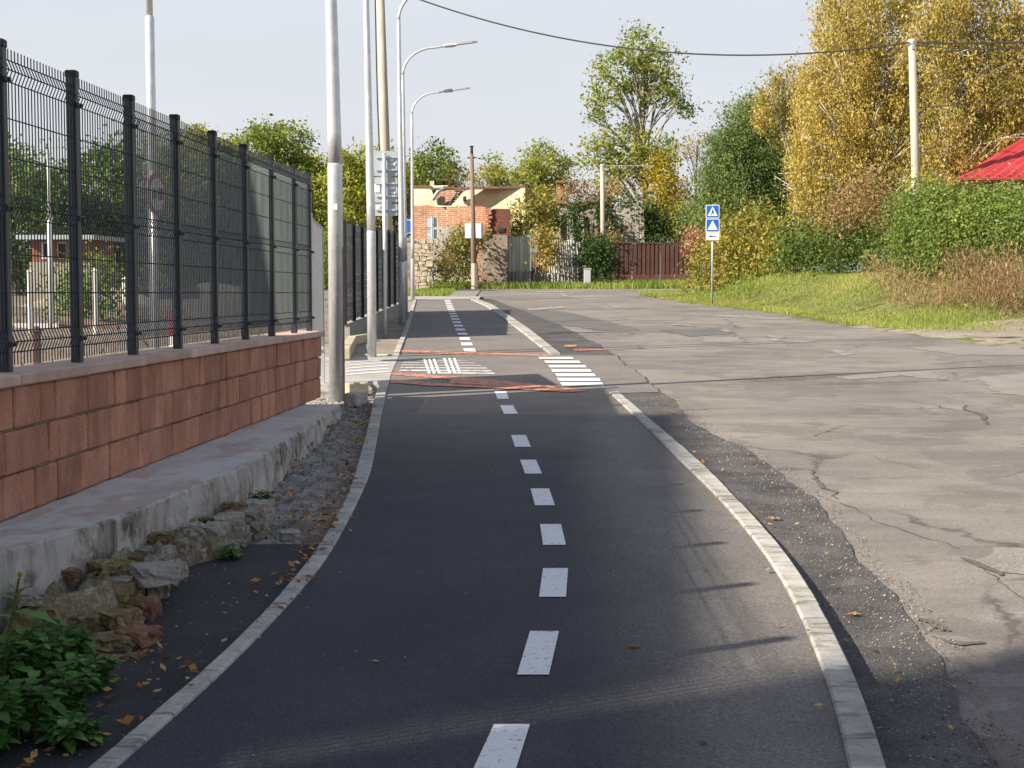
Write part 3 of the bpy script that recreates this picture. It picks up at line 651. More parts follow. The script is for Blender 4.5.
# ================================================================== LEFT SIDE: slab, wall, fence
ang = math.atan(.0507); u = np.array([math.sin(ang), math.cos(ang), 0]); nrm = np.array([math.cos(ang), -math.sin(ang), 0])
found = thing('concrete_foundation', 'long weathered concrete ledge with stained face under the red block wall', 'ledge', (float(WX(8)), 8, float(g(8))))
yy = np.arange(2.0, YS+.001, .06); mb = MB(); edge = SO(yy) + rng.normal(0, .005, len(yy)); hz = HB(yy)
V = []
for i, y in enumerate(yy):
    for k in range(6):
        t = k/5; V.append((float(WX(y))-.03 + t*(edge[i]-.012-float(WX(y))+.03), y, hz[i] + rng.normal(0, .0012)))
n = 6; mb.add(V, [(i*n+j, i*n+j+1, (i+1)*n+j+1, (i+1)*n+j) for i in range(len(yy)-1) for j in range(5)])
mb.build('slab_top', [M['slab_dust']], found)
mb = MB(); V = []; nz = 9
for i, y in enumerate(yy):
    zb = float(g(y))-.15
    for k in range(nz):
        t = k/(nz-1); z = hz[i]+.000 - t*(hz[i]-zb)
        bul = .0 if k == 0 else .012+.012*math.sin(y*3+t*5)+.010*math.sin(y*9.3+t*11)+rng.normal(0, .004)
        if k == 0: x = edge[i]-.012
        elif k == 1: x = edge[i]+.0; z = hz[i]-.012
        else: x = edge[i]+bul*.8
        V.append((x, y, z))
mb.add(V, [(i*nz+j, (i+1)*nz+j, (i+1)*nz+j+1, i*nz+j+1)[::-1] for i in range(len(yy)-1) for j in range(nz-1)])
L_ = len(yy)-1; mb.add([V[L_*nz+j] for j in range(nz)]+[(float(WX(YS))-.03, YS, v[2]) for v in V[L_*nz:]], [(j, j+1, nz+j+1, nz+j) for j in range(nz-1)])
mb.build('slab_face', [M['stained']], found)
def dust(px, py, rx, ry):
    p = march(px, py, lambda x, y: float(HB(y)), 3); mb = MB(); n = 26
    V = [(p[0]+rx*math.cos(a)*(1+.35*math.sin(a*3+px))*.8, p[1]+ry*math.sin(a)*(1+.3*math.sin(a*5+py)), float(HB(p[1]+ry*math.sin(a)))+.006) for a in np.linspace(0, 2*math.pi, n, endpoint=False)]
    mb.add(V, [tuple(range(n))]); mb.build('dust_stain', [M['redstain']], found)

wall = thing('block_wall', 'low wall of split red concrete blocks with a flat coping, below the dark mesh fence', 'wall', (float(WX(9)), 9, float(HB(9))))
YW = 15.0; mb = MB()
for c in range(3):
    y = 2.0 + rng.random()*.1
    while y < YW:
        l = rng.choice([.10,.14,.2,.2,.3,.3,.4])*(.9+.2*rng.random()); e = min(y+l, YW)
        ym = (y+e)/2; z0 = float(HB(ym))+c*.2; p = np.array([float(WX(ym)), ym, z0+.1]) + nrm*(-.09+rng.normal(0, .004))
        up = np.array([0, -.0095, 1]); lu = u*((e-y)/2-.0035)+np.array([0,0,-.0095*(e-y)/2])
        mb.obox(p, nrm*.10, lu, np.array([0,0,.0955]), float(np.clip(rng.normal(.5, .3), 0, 1)), ch=.008, jit=.0015); y = e
mb.build('block_course', [M['block']], wall)
mb = MB(); y = 2.0
while y < YW+.05:
    e = min(y+1.0, YW+.06); ym = (y+e)/2; p = np.array([float(WX(ym)), ym, float(HB(ym))+.6275]) + nrm*(-.105)
    mb.obox(p, nrm*.145, u*((e-y)/2-.002)+np.array([0,0,-.0095*(e-y)/2]), np.array([0,0,.0275]), float(rng.random()), ch=.007, jit=.0012); y = e
mb.build('coping', [M['coping']], wall)
# mortar core so joints read dark
mb = MB(); a = np.array([float(WX(2.1)), 2.1, 0])-nrm*.1; b = np.array([float(WX(YW-.02)), YW-.02, 0])-nrm*.1
mb.add([(*(a+nrm*s_*.085)[:2], float(HB(2.1))+z) for z in (0, .6) for s_ in (-1, 1)]+[(*(b+nrm*s_*.085)[:2], float(HB(YW))+z) for z in (0, .6) for s_ in (-1, 1)],
       [(0,1,3,2),(4,6,7,5),(0,2,6,4),(1,5,7,3),(2,3,7,6),(0,4,5,1)])
mb.build('mortar_core', [M['concrete']], wall)

# mesh fence
def CT(y): return float(HB(y))+.655
fen = thing('mesh_fence', 'dark anthracite wire mesh fence with square capped posts on top of the red block wall', 'fence', (float(WX(9))-.09, 9, CT(9)))
def FX(y): return float(WX(y))-.09
posts = [7.16+k for k in range(-4, 8)] + [14.93]
def screenmat():
    m, nt, b = new_mat('privacy_strip'); v = coord(nt, (20, 20, .4)); n = noise(nt, 3, 4, .6, v); r = ramp(nt, [(.3,(.18,.205,.21)),(.7,(.27,.30,.305))]); nt.links.new(n.outputs[0], r.inputs[0])
    nt.links.new(r.outputs[0], b.inputs['Base Color']); b.inputs['Roughness'].default_value = .5
    t = nt.nodes.new('ShaderNodeBsdfTranslucent'); t.inputs[0].default_value = (.62,.68,.66,1); mx = nt.nodes.new('ShaderNodeMixShader'); mx.inputs[0].default_value = .6
    nt.links.new(b.outputs[0], mx.inputs[1]); nt.links.new(t.outputs[0], mx.inputs[2]); tp = nt.nodes.new('ShaderNodeBsdfTransparent'); mx2 = nt.nodes.new('ShaderNodeMixShader'); mx2.inputs[0].default_value = .25; nt.links.new(mx.outputs[0], mx2.inputs[1]); nt.links.new(tp.outputs[0], mx2.inputs[2]); nt.links.new(mx2.outputs[0], nt.nodes['Material Output'].inputs[0]); return m
M['screen'] = screenmat(); M['net'] = screenmat(); M['net'].name = 'thin_privacy_net'
for n_ in M['net'].node_tree.nodes:
    if n_.type == 'MIX_SHADER' and abs(n_.inputs[0].default_value-.25) < .01: n_.inputs[0].default_value = .62
for y in posts:
    p = np.array([FX(y), y, CT(y)+.75]); mb = MB(); mb.obox(p, nrm*.027, u*.027, np.array([0,0,.75]), ch=.004)
    for h in (.13, .76, 1.35):   # clamps
        q = np.array([FX(y), y, CT(y)+h])+nrm*.036; mb.obox(q, nrm*.008, u*.036, np.array([0,0,.012]), ch=.002); mb.tube([q+nrm*.006, q+nrm*.018], .009, 6)
    po = mb.build('post', [M['steel_dark']], fen)
    mb = MB(); mb.obox((FX(y), y, CT(y)+1.512), nrm*.0305, u*.0305, (0,0,.02), ch=.006); mb.build('post_cap', [M['cap']], po)
Hs = [.03,.09,.14,.19,.72,.77,.82,1.35,1.40,1.45,1.50]; Bd = [0,0,.02,0,0,.02,0,0,.02,0,0]
for i in range(len(posts)-1):
    a, b = posts[i]+.036, posts[i+1]-.036; mb = MB(); k = int(round((b-a)/.042))
    for j in range(k+1):
        y = a+(b-a)*j/k
        mb.tube([np.array([FX(y), y, CT(y)+h])+nrm*(.012+bb) for h, bb in zip(Hs, Bd)], .0033, 4, cap=False)
    for h, off in ((.09,.0),(.14,.02),(.19,.0),(.37,0),(.55,0),(.72,0),(.77,.02),(.82,0),(1.0,0),(1.18,0),(1.35,0),(1.40,.02),(1.45,0)):
        mb.tube([np.array([FX(y), y, CT(y)+h])+nrm*(.007+off) for y in (a-.02, b+.02)], .0034, 4)
    mb.build('mesh_panel', [M['steel_dark']], fen)
    if posts[i] > 9.0:
        mb = MB(); y = a
        while y < b:
            p = np.array([FX(y+.022), y+.022, CT(y)+.76])-nrm*.006; mb.obox(p, nrm*.0012, u*.0235, (0,0,.66), float(rng.random())); y += .05
        mb.build('privacy_screen', [M['screen'] if posts[i] > 12 else M['net']], fen)

# sliding gate leaf with light panels behind the fence's end
gl = thing('gate_leaf', 'narrow light grey corrugated gate leaf just beyond the end of the mesh fence', 'gate', (-2.03, 15.6, .45))
mb = MB(); P = [np.array([at(312,278,15.5)[0], 15.5, 0]), np.array([at(323,278,17.0)[0], 17.0, 0])]
nn = 24
for i in range(nn):
    a = P[0]+(P[1]-P[0])*i/nn; b = P[0]+(P[1]-P[0])*(i+.8)/nn; z0, z1 = .86, 2.2-.05*i/nn
    mb.add([(a[0],a[1],z0),(b[0],b[1],z0),(b[0],b[1],z1),(a[0],a[1],z1),(a[0]-.02,a[1],z0),(b[0]-.02,b[1],z0),(b[0]-.02,b[1],z1),(a[0]-.02,a[1],z1)],[(0,1,2,3),(7,6,5,4),(0,4,5,1),(3,2,6,7),(1,5,6,2),(0,3,7,4)], float(rng.random()))
mb.build('panel', [M['galv_dull']], gl)
mb = MB()
for q, zt in ((P[0], 2.25), (P[1], 2.15)): mb.obox((q[0]-.01, q[1], (zt+.4)/2), (.02,0,0), (0,.02,0), (0,0,(zt-.4)/2), ch=.003)
mb.tube([P[0]+np.array([-.01,0,2.2]), P[1]+np.array([-.01,0,2.15])], .015, 6); mb.tube([P[0]+np.array([-.01,0,.8]), P[1]+np.array([-.01,0,.8])], .02, 6)
mb.build('frame', [M['galv_dull']], gl)

# second fence with grey privacy slats on a concrete plinth
def F2X(y): return at(344, 300, 25)[0] + (y-25)*(at(404,300,36.5)[0]-at(344,300,25)[0])/11.5
ya, yb = 25.0, 36.5
f2 = thing('slatted_fence', 'dark grey privacy-slat fence on a pale concrete plinth beside the far cycle path', 'fence', (F2X(30), 30, float(g(30))))
def top2(y): return 2.50 + .010*(y-25)
mb = MB(); mb.add([(F2X(y)+s_*.09, y, z) for y in (ya, yb) for z in (float(g(y))-.1, float(g(y))+.26) for s_ in (-1, 1)], [(0,1,3,2),(4,6,7,5),(0,2,6,4),(1,5,7,3),(2,3,7,6),(0,4,5,1)])
mb.build('plinth', [M['concrete']], f2)
M['slat'] = simple('grey_slat', [(.3,(.13,.14,.155)),(.7,(.19,.20,.215))], 3, .55, 0, tint=(.75,1.2))
ps = np.linspace(ya, yb, 10)
for i, y in enumerate(ps):
    mb = MB(); zb = float(g(y))+.26; mb.obox((F2X(y)+.01, y, (zb+top2(y)+.04)/2), (.035,0,0), (0,.035,0), (0,0,(top2(y)+.04-zb)/2), ch=.004); mb.build('post', [M['cap']], f2)
    if i < 9:
        y2 = ps[i+1]; mb = MB(); k = 15
        for j in range(k):
            t0, t1 = j/k, (j+.93)/k; za, zb2 = float(g(y))+.29, float(g(y2))+.29
            q = [(F2X(y), y+.04, za+(top2(y)-za)*t0), (F2X(y2), y2-.04, zb2+(top2(y2)-zb2)*t0), (F2X(y2), y2-.04, zb2+(top2(y2)-zb2)*t1), (F2X(y), y+.04, za+(top2(y)-za)*t1)]
            mb.prism(q, (-.02, 0, 0), float(rng.random()))
        mb.build('slat_panel', [M['slat']], f2)

# rubble ledge at the foot of the slab
M['redb'] = simple('broken_brick', [(.3,(.17,.075,.05)),(.5,(.24,.12,.075)),(.62,(.24,.19,.10)),(.75,(.32,.27,.19))], 18, .95, .8, 40, .02, tint=(.7,1.1))
M['rubblebed'] = simple('crumbling_mortar', [(.25,(.08,.07,.05)),(.42,(.24,.20,.13)),(.55,(.33,.28,.19)),(.75,(.48,.44,.36))], 9, .95, 1., 35, .04, fine=(60,.4))
rub = thing('broken_foundation', 'crumbling mossy remains of an old stone footing at the foot of the concrete ledge', 'rubble', (-1.7, 7, float(g(7))))
def chunk(c, s, mat, name='stone', parent=None, rot=0, t=.5, jit=.25, sub=4):
    import bmesh
    bm = bmesh.new(); bmesh.ops.create_cube(bm, size=1); bmesh.ops.subdivide_edges(bm, edges=bm.edges[:], cuts=sub, use_grid_fill=True)
    for v in bm.verts:
        p = np.array(v.co); r = np.linalg.norm(p); p = p*(1-.07*max(0, (r-.5)/.37)**2); p = p + rng.normal(0, jit*.11, 3)
        ca, sa = math.cos(rot), math.sin(rot); p = p*np.array(s); p = np.array([p[0]*ca-p[1]*sa, p[0]*sa+p[1]*ca, p[2]])
        v.co = p + np.array(c)
    mb = MB(); vs = [tuple(v.co) for v in bm.verts]; bm.verts.index_update(); mb.add(vs, [[v.index for v in f.verts] for f in bm.faces], t); bm.free()
    return mb.build(name, [mat] if not isinstance(mat, list) else mat, parent, origin=None if parent is not None else (c[0], c[1], c[2]-s[2]/2))
def gchunk(px, py, w_, d_, h_, mat, parent=rub, rot=0, name='stone', jit=.25, lift=0):
    """px,py = where its lower front edge meets the ground"""
    p = gnd(px, py); return chunk((p[0]-w_*.25, p[1]+d_/2, float(HG(p[0], p[1]))+h_/2-.02+lift), (w_, d_, h_), mat, name, parent, rot, float(rng.random()), jit)
# ragged old footing: irregular stones bedded in crumbling mortar, stepping down towards the camera
yrow = gnd(140, 640)[1]; yfar = gnd(283, 545)[1]
mb = MB(); ny = 90; nx = 14; V = []; YR = np.linspace(yrow-.35, yfar+.75, ny)
for y in YR:
    t_ = (y-yrow)/(yfar+.6-yrow); hh = (.18 - .05*t_)*float(ss((y-yrow+.3)/.35))*(1 if t_ < .98 else .4); wd = .20+.07*math.sin(y*3.3)+.04*math.sin(y*9.1)
    for i in range(nx):
        q = i/(nx-1); x = float(SO(y))-.06+q*(wd+.1); prof = float(ss((1-q)/.22)) if q > .78 else 1
        V.append((x+rng.normal(0, .006), y+rng.normal(0, .006), float(g(y))-.03+hh*prof*(1+.16*math.sin(y*7+i*.8)+.13*math.sin(y*19+i*1.9))+rng.normal(0, .012)))
mb.add(V, [(i*nx+j, i*nx+j+1, (i+1)*nx+j+1, (i+1)*nx+j) for i in range(ny-1) for j in range(nx-1)]); mb.build('mortar_bed', [M['rubblebed']], rub)
y = yrow-.15; k = 0
while y < yfar+.6:
    t_ = max(0, (y-yrow)/(yfar+.6-yrow)); l = .09+.16*rng.random(); wd = .20+.07*math.sin(y*3.3)+.04*math.sin(y*9.1)
    for lay in range(2):
        h_ = .075+.045*rng.random(); xx = float(SO(y))+wd-.04+rng.normal(0, .015)-.03*lay
        chunk((xx, y+l/2+rng.normal(0,.01), float(g(y))+.02+lay*.075), (.13+.05*rng.random(), l*.96, h_), M['stone'] if rng.random() < .25+.7*t_ else M['moss'], 'stone', rub, rng.normal(0, .15), float(rng.random()), .30)
    if rng.random() < .55: chunk((float(SO(y))+.05+.1*rng.random(), y+l/2, float(g(y))+.19-.05*t_), (.07+.06*rng.random(), .06+.08*rng.random(), .05), M['stone'] if rng.random() < .6 else M['moss'], 'stone', rub, rng.random()*3, float(rng.random()), .45)
    y += l; k += 1
for (px, py, w_, d_, h_, m_) in ((142,648,.15,.14,.08,'redb'),(120,652,.16,.16,.07,'moss'),(98,655,.14,.18,.05,'moss'),(122,632,.14,.16,.09,'moss'),(148,622,.10,.12,.11,'redb'),(100,630,.18,.2,.10,'moss'),(80,640,.16,.2,.11,'moss'),(160,600,.10,.12,.2,'stone'),(72,655,.12,.12,.06,'stone'),(135,662,.08,.07,.04,'moss'),(112,664,.09,.08,.04,'moss')):
    gchunk(px, py, w_, d_, h_, M[m_], rot=rng.normal(0,.3), jit=.4)
tag(chunk(at(155,571,6.7)+np.array([0,0,-.01]), (.19,.18,.08), M['concrete'], 'concrete_chunk', None, .5, .7, .4), 'pale broken concrete chunk lying on the mossy footing near the weeds', 'concrete chunk')
tag(chunk(gnd(290,540)+np.array([0,0,.02]), (.10,.14,.06), M['concrete'], 'stone', None, .3, .6, .4), 'small pale stone lying by the black strip at the end of the old footing', 'stone')
# loose kerb pieces beside the crossing
kg = 'spare concrete pieces lying beside the crossing'
def kpiece(pa, pb, w_, h_, lab, m='soilc'):
    A, B = gnd(*pa), gnd(*pb); c = (A+B)/2; d = (B-A)/2; d[2] = 0; n_ = np.array([-d[1], d[0], 0]); n_ /= np.linalg.norm(n_)
    mb = MB(); mb.obox((c[0], c[1], float(HG(c[0], c[1]))+h_/2-.01), d, n_*w_/2, (0,0,h_/2), ch=.01, jit=.002)
    tag(mb.build('kerb_stone', [M['kerb2']], origin=(c[0], c[1], c[2])), lab, 'kerb stone', kg)
M['kerb2'] = simple('sandy_concrete', [(.3,(.38,.32,.23)),(.7,(.50,.43,.32))], 6, .9, .4)
kpiece((345,362),(352,344), .14, .16, 'sandy concrete kerb stone lying lengthwise between the first two lamp poles')
kpiece((352,345),(368,341), .12, .14, 'sandy concrete kerb stone lying across, in front of the slatted fence')
kpiece((350,357),(392,357), .10, .05, 'low sandy concrete edging along the far side of the crossing')
kpiece((346,394),(366,393), .16, .12, 'square concrete block lying behind the first lamp pole near the crossing')
tag(chunk(gnd(356,404)+np.array([0,0,.05]), (.14,.3,.13), M['slab'], 'concrete_chunk', None, -.3, .6, .2), 'grey concrete chunk at the far end of the long ledge', 'concrete chunk')

# fallen leaves, pebbles
def scatter_leaves(name, pts, sig, n, size, label, mat='fallen'):
    P = []
    for (px, py) in pts:
        c = gnd(px, py); k = max(1, n//len(pts)); q = np.stack([c[0]+rng.normal(0, sig, k), c[1]+rng.normal(0, sig*3, k)], 1); P.append(q)
    P = np.concatenate(P); z = HG(P[:, 0], P[:, 1])+.03; P = np.column_stack([P, z])
    V = leafquads(P, size, upbias=1.6, aspect=.7); V[:, :, 2] = np.maximum(V[:, :, 2], (HG(V[:, :, 0], V[:, :, 1])+.018))
    o = quads(name, V, rng.random(len(V)), L[mat], origin=tuple(P[0])); tag(o, label, 'leaves', None, 'stuff')
scatter_leaves('fallen_leaves', [(318,545),(325,530),(330,515),(338,500),(345,480),(350,465),(356,445),(362,425),(368,410),(310,560),(295,585),(322,520),(330,530),(285,500),(300,520)], .045, 520, .032, 'orange fallen leaves heaped along the outer side of the left kerb')
scatter_leaves('fallen_leaves', [(277,600),(262,620),(215,650),(150,680),(180,690),(120,735),(60,740),(150,665),(35,755)], .07, 110, .03, 'scattered brown leaves on the black strip beside the weeds')
scatter_leaves('fallen_leaves', [(300,470),(308,450),(330,430),(318,438),(345,420)], .03, 120, .03, 'rusty leaves caught at the foot of the concrete ledge')
scatter_leaves('fallen_leaves', [(775,520),(800,540),(830,565),(760,500),(850,610),(905,640),(930,690),(730,470),(700,445),(870,640),(880,720)], .16, 130, .022, 'small tan leaves strewn over the gravelly strip right of the path')
P = []
for _ in range(4600):
    y = 3.8+rng.random()**1.5*12; a, b = float(KRo(y)) if y < YR1 else float(GR(y))-.5, float(GR(y)); t = rng.beta(2.2, 1.2); P.append((a+(b-a+.12)*t, y))
for _ in range(2200):
    y = YA+rng.random()*(Y1-YA); a, b = float(SO(min(y, YS))), float(KLo(y)); P.append((a+(b-a)*rng.random(), y))
for _ in range(500):
    y = 3.5+rng.random()*5.; a, b = float(SO(y)), float(KLo(y)); P.append((a+(b-a)*rng.random(), y))
for _ in range(160):
    y = 3.5+rng.random()**1.3*8; a, b = float(KLi(y)), float(KRi(y)); P.append((a+(b-a)*rng.random(), y))
P = np.array(P); Vv = []; mb = MB()
for (x, y) in P:
    s = .0022+.0048*rng.random()**3; z = float(HG(x, y))+.014 if x > float(KLi(y)) and x < float(KRi(y)) else float(HG(x, y))+.009
    if x < float(KLo(y)) and y > YA: z -= .03; s *= 1.5
    q = rng.normal(0, .25, (5, 3))*s
    mb.add([(x+s*1.2+q[0,0], y+q[0,1], z), (x+q[1,0], y+s*1.2, z), (x-s*1.2, y+q[2,1], z), (x, y-s*1.2, z), (x+q[4,0], y+q[4,1], z+s*1.2)], [(0,1,4),(1,2,4),(2,3,4),(3,0,4)], float(rng.random()))
M['pebble'] = simple('pebbles', [(.3,(.22,.20,.17)),(.7,(.42,.38,.32))], 60, .9, 0, tint=(.2,.95))
tag(mb.build('pebbles', [M['pebble']], origin=(1.5, 6, .2)), 'loose pebbles strewn on the strips beside the kerbs', 'pebbles', None, 'stuff')
def oneleaf(px, py, s, t, lab, rot=0.):
    c = gnd(px, py); c[2] = float(HG(c[0], c[1]))+.019; mb = MB(); n = 11; V = [(c[0], c[1], c[2]+.003)]
    for k in range(n):
        a = 2*math.pi*k/n + rot; r = s*(.62+.38*(k % 2))*(1.25 if k == 0 else 1); V.append((c[0]+r*math.cos(a), c[1]+r*math.sin(a)*.8, c[2]+rng.random()*.25*s))
    mb.add(V, [(0, k+1, (k+1) % n+1) for k in range(n)], t); mb.tube([(c[0], c[1], c[2]+.004), (c[0]-s*1.6*math.cos(rot), c[1]-s*1.3*math.sin(rot), c[2]+.004)], s*.035, 4, t)
    tag(mb.build('leaf', [L['fallen']], origin=c), lab, 'leaf')
oneleaf(634,651,.028,.35,'brown curled leaf lying alone on the dark path right of the dashes')
oneleaf(854,607,.034,.8,'large yellow leaf on the gravelly strip beside the right kerb',.6)
oneleaf(775,521,.04,.85,'pair-like yellow leaf on the gravelly strip higher up along the right kerb',.2)
oneleaf(704,748,.018,.1,'dark small leaf in the shade at the bottom right of the path',.2)
oneleaf(779,631,.014,.5,'tiny tan leaf on the sunlit part of the path',.9)
oneleaf(376,666,.018,.9,'thin pale yellow leaf lying on the dark path left of the dashes',.1)
# ================================================================== SHADE-CASTING BUILDINGS (left, beyond the picture edge)
HA_ = 15.0; cot = 1/math.tan(EL); lat = math.sin(AZ)*cot; fwd = math.cos(AZ)*cot
def block(name, label, x0, x1, y0, y1, h, wins):
    t = thing(name, label, 'building', ((x0+x1)/2, (y0+y1)/2, .3)); k_ = fwd/lat*(x1-x0); mb = MB(); mb.prism([(x0,y0,0),(x1,y0,0),(x1,y1,0),(x0,y1-k_,0)], (0,0,h)); mb.build('wall', [M['facade']], t)
    mb = MB(); mb.prism([(x0-.02,y0-.02,h+.002),(x1+.02,y0-.02,h+.002),(x1+.02,y1,h+.002),(x0-.02,y1-k_,h+.002)], (0,0,.12)); mb.build('roof', [M['rooftile']], t)
    for k in range(wins):
        for l in range(int(h//3)):
            yy = y0+(k+.5)*(y1-y0)/wins; z = 1+l*3.; mb = MB(); mb.box((x1-.05, yy-.6, z), (x1+.03, yy+.6, z+1.4)); wn = mb.build('window', [M['whitewall']], t)
            mb = MB(); mb.box((x1+.031, yy-.52, z+.08), (x1+.04, yy+.52, z+1.32)); mb.build('pane', [M['dark']], wn)
    return t
ta = thing('building', 'tall building left of the picture whose shade falls over the path', 'building', (-28, 4, .3))
def edge_at(y): Hh = HA_+.15-float(g(y)); return (.86+.09*(y-6.1)-lat*Hh, y-fwd*Hh)
E0, E1 = edge_at(5.5), edge_at(12.6); sl = (E1[0]-E0[0])/(E1[1]-E0[1])
def streak(X): return 5.10 + X*fwd/lat      # the gap's line on the ground near the camera
zA0 = streak(E0[0]) + .03; A0 = (E0[0]+(zA0-E0[1])*sl, zA0)
zA1 = 12.2 - (-2.0-E1[0])*fwd/lat; A1 = (E0[0]+(zA1-E0[1])*sl, zA1); XA = A0[0]; rot = sl
print('A', A0, A1)
mb = MB(); mb.prism([(A0[0]-12, A0[1], 0), (A0[0], A0[1], 0), (A1[0], A1[1], 0), (A0[0]-12, A1[1], 0)], (0, 0, HA_)); mb.build('wall', [M['facade']], ta)
mb = MB(); mb.prism([(A0[0]-12.02, A0[1], HA_+.002), (A0[0]+.01, A0[1], HA_+.002), (A1[0]+.01, A1[1]+.03, HA_+.002), (A0[0]-12.02, A1[1]+.03, HA_+.002)], (0, 0, .15)); mb.build('roof', [M['rooftile']], ta)
for k in range(3):
    for l in range(5):
        yy = zA0+(k+.5)*(zA1-zA0)/3; x = XA+rot*(yy-zA0); z = 1.2+2.9*l; mb = MB(); mb.box((x-.1, yy-.6, z), (x+.06, yy+.6, z+1.4)); wn = mb.build('window', [M['whitewall']], ta)
        mb = MB(); mb.box((x+.062, yy-.52, z+.08), (x+.07, yy+.52, z+1.32)); mb.build('pane', [M['dark']], wn)
XB = -24.5; zB = streak(XB) - .04
block('building', 'higher building behind the camera on the left whose shade covers the nearest ground', XB-14, XB, zB-26, zB-.0, 20.5, 7)

# ================================================================== STREET LAMPS, POLES, SIGNS
LG = 'tall galvanized street lamps along the left side'
def lamp(px, py, Y, lab, Ht=6.25, r0=.06, arm=1.7, lean=0., strip=False, sleeve=1.2, r1=.032, zb=None):
    p = at(px, py, Y); zb = float(HG(p[0], Y)) if zb is None else zb
    t = thing('street_lamp', lab, 'street lamp', (p[0], Y, zb), LG); b = np.array([p[0], Y, zb]); mb = MB()
    H1 = Ht-.75
    mb.tube([b+(0,0,-.05), b+(0,0,sleeve), b+(0,0,sleeve+.03)], [r0*1.0, r0*1.0, r0*.96], 16)
    P = [b+np.array([lean*k/10, 0, sleeve+.02+(H1-sleeve-.02)*k/10]) for k in range(11)]
    mb.tube(P, list(np.linspace(r0*.95, r1*1.1, 11)), 16); mb.build('pole', [M['galv']], t, smooth=True)
    mb = MB(); tp = P[-1]; C_ = []; 
    for k in range(11):
        a = k/10*math.radians(84); C_.append(tp+np.array([.72*(1-math.cos(a)), 0, .62*math.sin(a)]))
    e = C_[-1]; C_ += [e+np.array([arm*.12, 0, .02]), e+np.array([arm*.24, 0, .06])]
    mb.tube(C_, list(np.linspace(r1, r1*.75, len(C_))), 10); mb.build('arm', [M['galv']], t, smooth=True)
    e = C_[-1]; mb = MB(); d = np.array([.98, 0, .12]); d /= np.linalg.norm(d); up = np.array([-d[2], 0, d[0]])
    mb.tube([e-d*.12, e-d*.08, e+d*.12, e+d*.2], [.02, .045, .055, .03], 10)
    q = [e+d*a+np.array([0, b_, 0])+up*.02 for a, b_ in ((.12,-.05),(.2,-.085),(.55,-.075),(.68,-.03),(.68,.03),(.55,.075),(.2,.085),(.12,.05))]
    mb.prism(q, -up*.035); mb.build('luminaire', [M['galv_dull']], t)
    if strip:
        mb = MB(); mb.obox(b+np.array([r0*1.02, -.01, .55]), (.006,0,0), (0,.012,0), (0,0,.95), ch=.001); mb.build('earthing_strip', [M['copper']], t)
        mb = MB(); mb.obox(b+np.array([.01, -r0*1.0-.004, 1.9]), (.018,0,0), (0,.002,0), (0,0,.03)); mb.build('sticker', [M['whiteplate']], t)
    return t
lamp(336.8, 400, 15.35, 'thickest, nearest galvanized lamp pole standing at the far end of the concrete ledge', r0=.075, strip=True, zb=.40, sleeve=2.3, r1=.04, lean=-.05)
lamp(372, 354, 21.0, 'second nearest galvanized lamp pole, just left of the sign backs beyond the crossing', r0=.062, sleeve=1.7, lean=-.06)
lamp(402.2, 322, 30.0, 'third galvanized lamp, its bent neck just touching the top edge of the picture', r0=.062, lean=-.04, Ht=6.62)
lamp(405.3, 313, 36.0, 'fourth galvanized lamp, with the higher of the two fully visible arms', r0=.06, lean=-.03)
lamp(412.8, 300, 46.0, 'farthest galvanized lamp, with the lower of the two fully visible arms', r0=.06)
# lamp posts and sign behind the mesh fence
def mast(name, px, pyt, Y, r0, r1, lab, step=None, mat='galv', pyb=None, cat='pole'):
    p = at(px, pyt, Y); zb = float(HG(p[0], Y)); t = thing(name, lab, cat, (p[0], Y, zb)); mb = MB(); zt = p[2]
    zs = step if step else zb+(zt-zb)*.6
    mb.tube([(p[0], Y, zb-.05), (p[0], Y, zs), (p[0], Y, zs+.03)], [r0, r0*.95, r1], 14); mb.build('lower_tube', [M[mat]], t, smooth=True)
    mb = MB(); mb.tube([(p[0], Y, zs+.03), (p[0], Y, zt)], [r1, r1*.8], 12); mb.build('upper_tube', [M[mat]], t, smooth=True); return t
mast('lamp_mast', 145.2, -260, 20.0, .062, .042, 'tall silver mast rising behind the mesh fence', step=float(at(145,18,20)[2]))
mast('lamp_mast', 48, 150, 30.0, .05, .03, 'thin pale mast seen through the first panel of the mesh fence')
def signplate(t, c, w_, h_, mat, name='plate', n=None, rnd=.03, th=.012, yaw=0):
    """rounded rectangle facing -Y (towards the camera), yawed"""
    ca, sa = math.cos(yaw), math.sin(yaw); X = np.array([ca, sa, 0]); N_ = np.array([-sa, ca, 0]); q = []
    for cx, cz, a0 in ((1,1,0),(-1,1,90),(-1,-1,180),(1,-1,270)):
        for k in range(5):
            a = math.radians(a0+k*22.5); q.append(np.array(c)+X*(cx*(w_/2-rnd)+rnd*math.cos(a))+np.array([0,0,1])*(cz*(h_/2-rnd)+rnd*math.sin(a)))
    mb = MB(); mb.prism(q, N_*th); return mb.build(name, [M[mat]], t, origin=None if t is not None else tuple(np.array(c)-np.array([0,0,h_/2])))
def poly(t, c, pts, mat, name, yaw=0, off=.003, th=.002, parent=None):
    ca, sa = math.cos(yaw), math.sin(yaw); X = np.array([ca, sa, 0]); N_ = np.array([-sa, ca, 0])
    mb = MB()
    for pp in (pts if isinstance(pts[0][0], (tuple, list)) else [pts]): mb.prism([np.array(c)+X*a+np.array([0,0,b])-N_*off for a, b in pp], N_*th)
    return mb.build(name, [M[mat]], parent if parent is not None else t)
def disc(r, n=28, cx=0, cz=0): return [(cx+r*math.cos(2*math.pi*k/n), cz+r*math.sin(2*math.pi*k/n)) for k in range(n)]
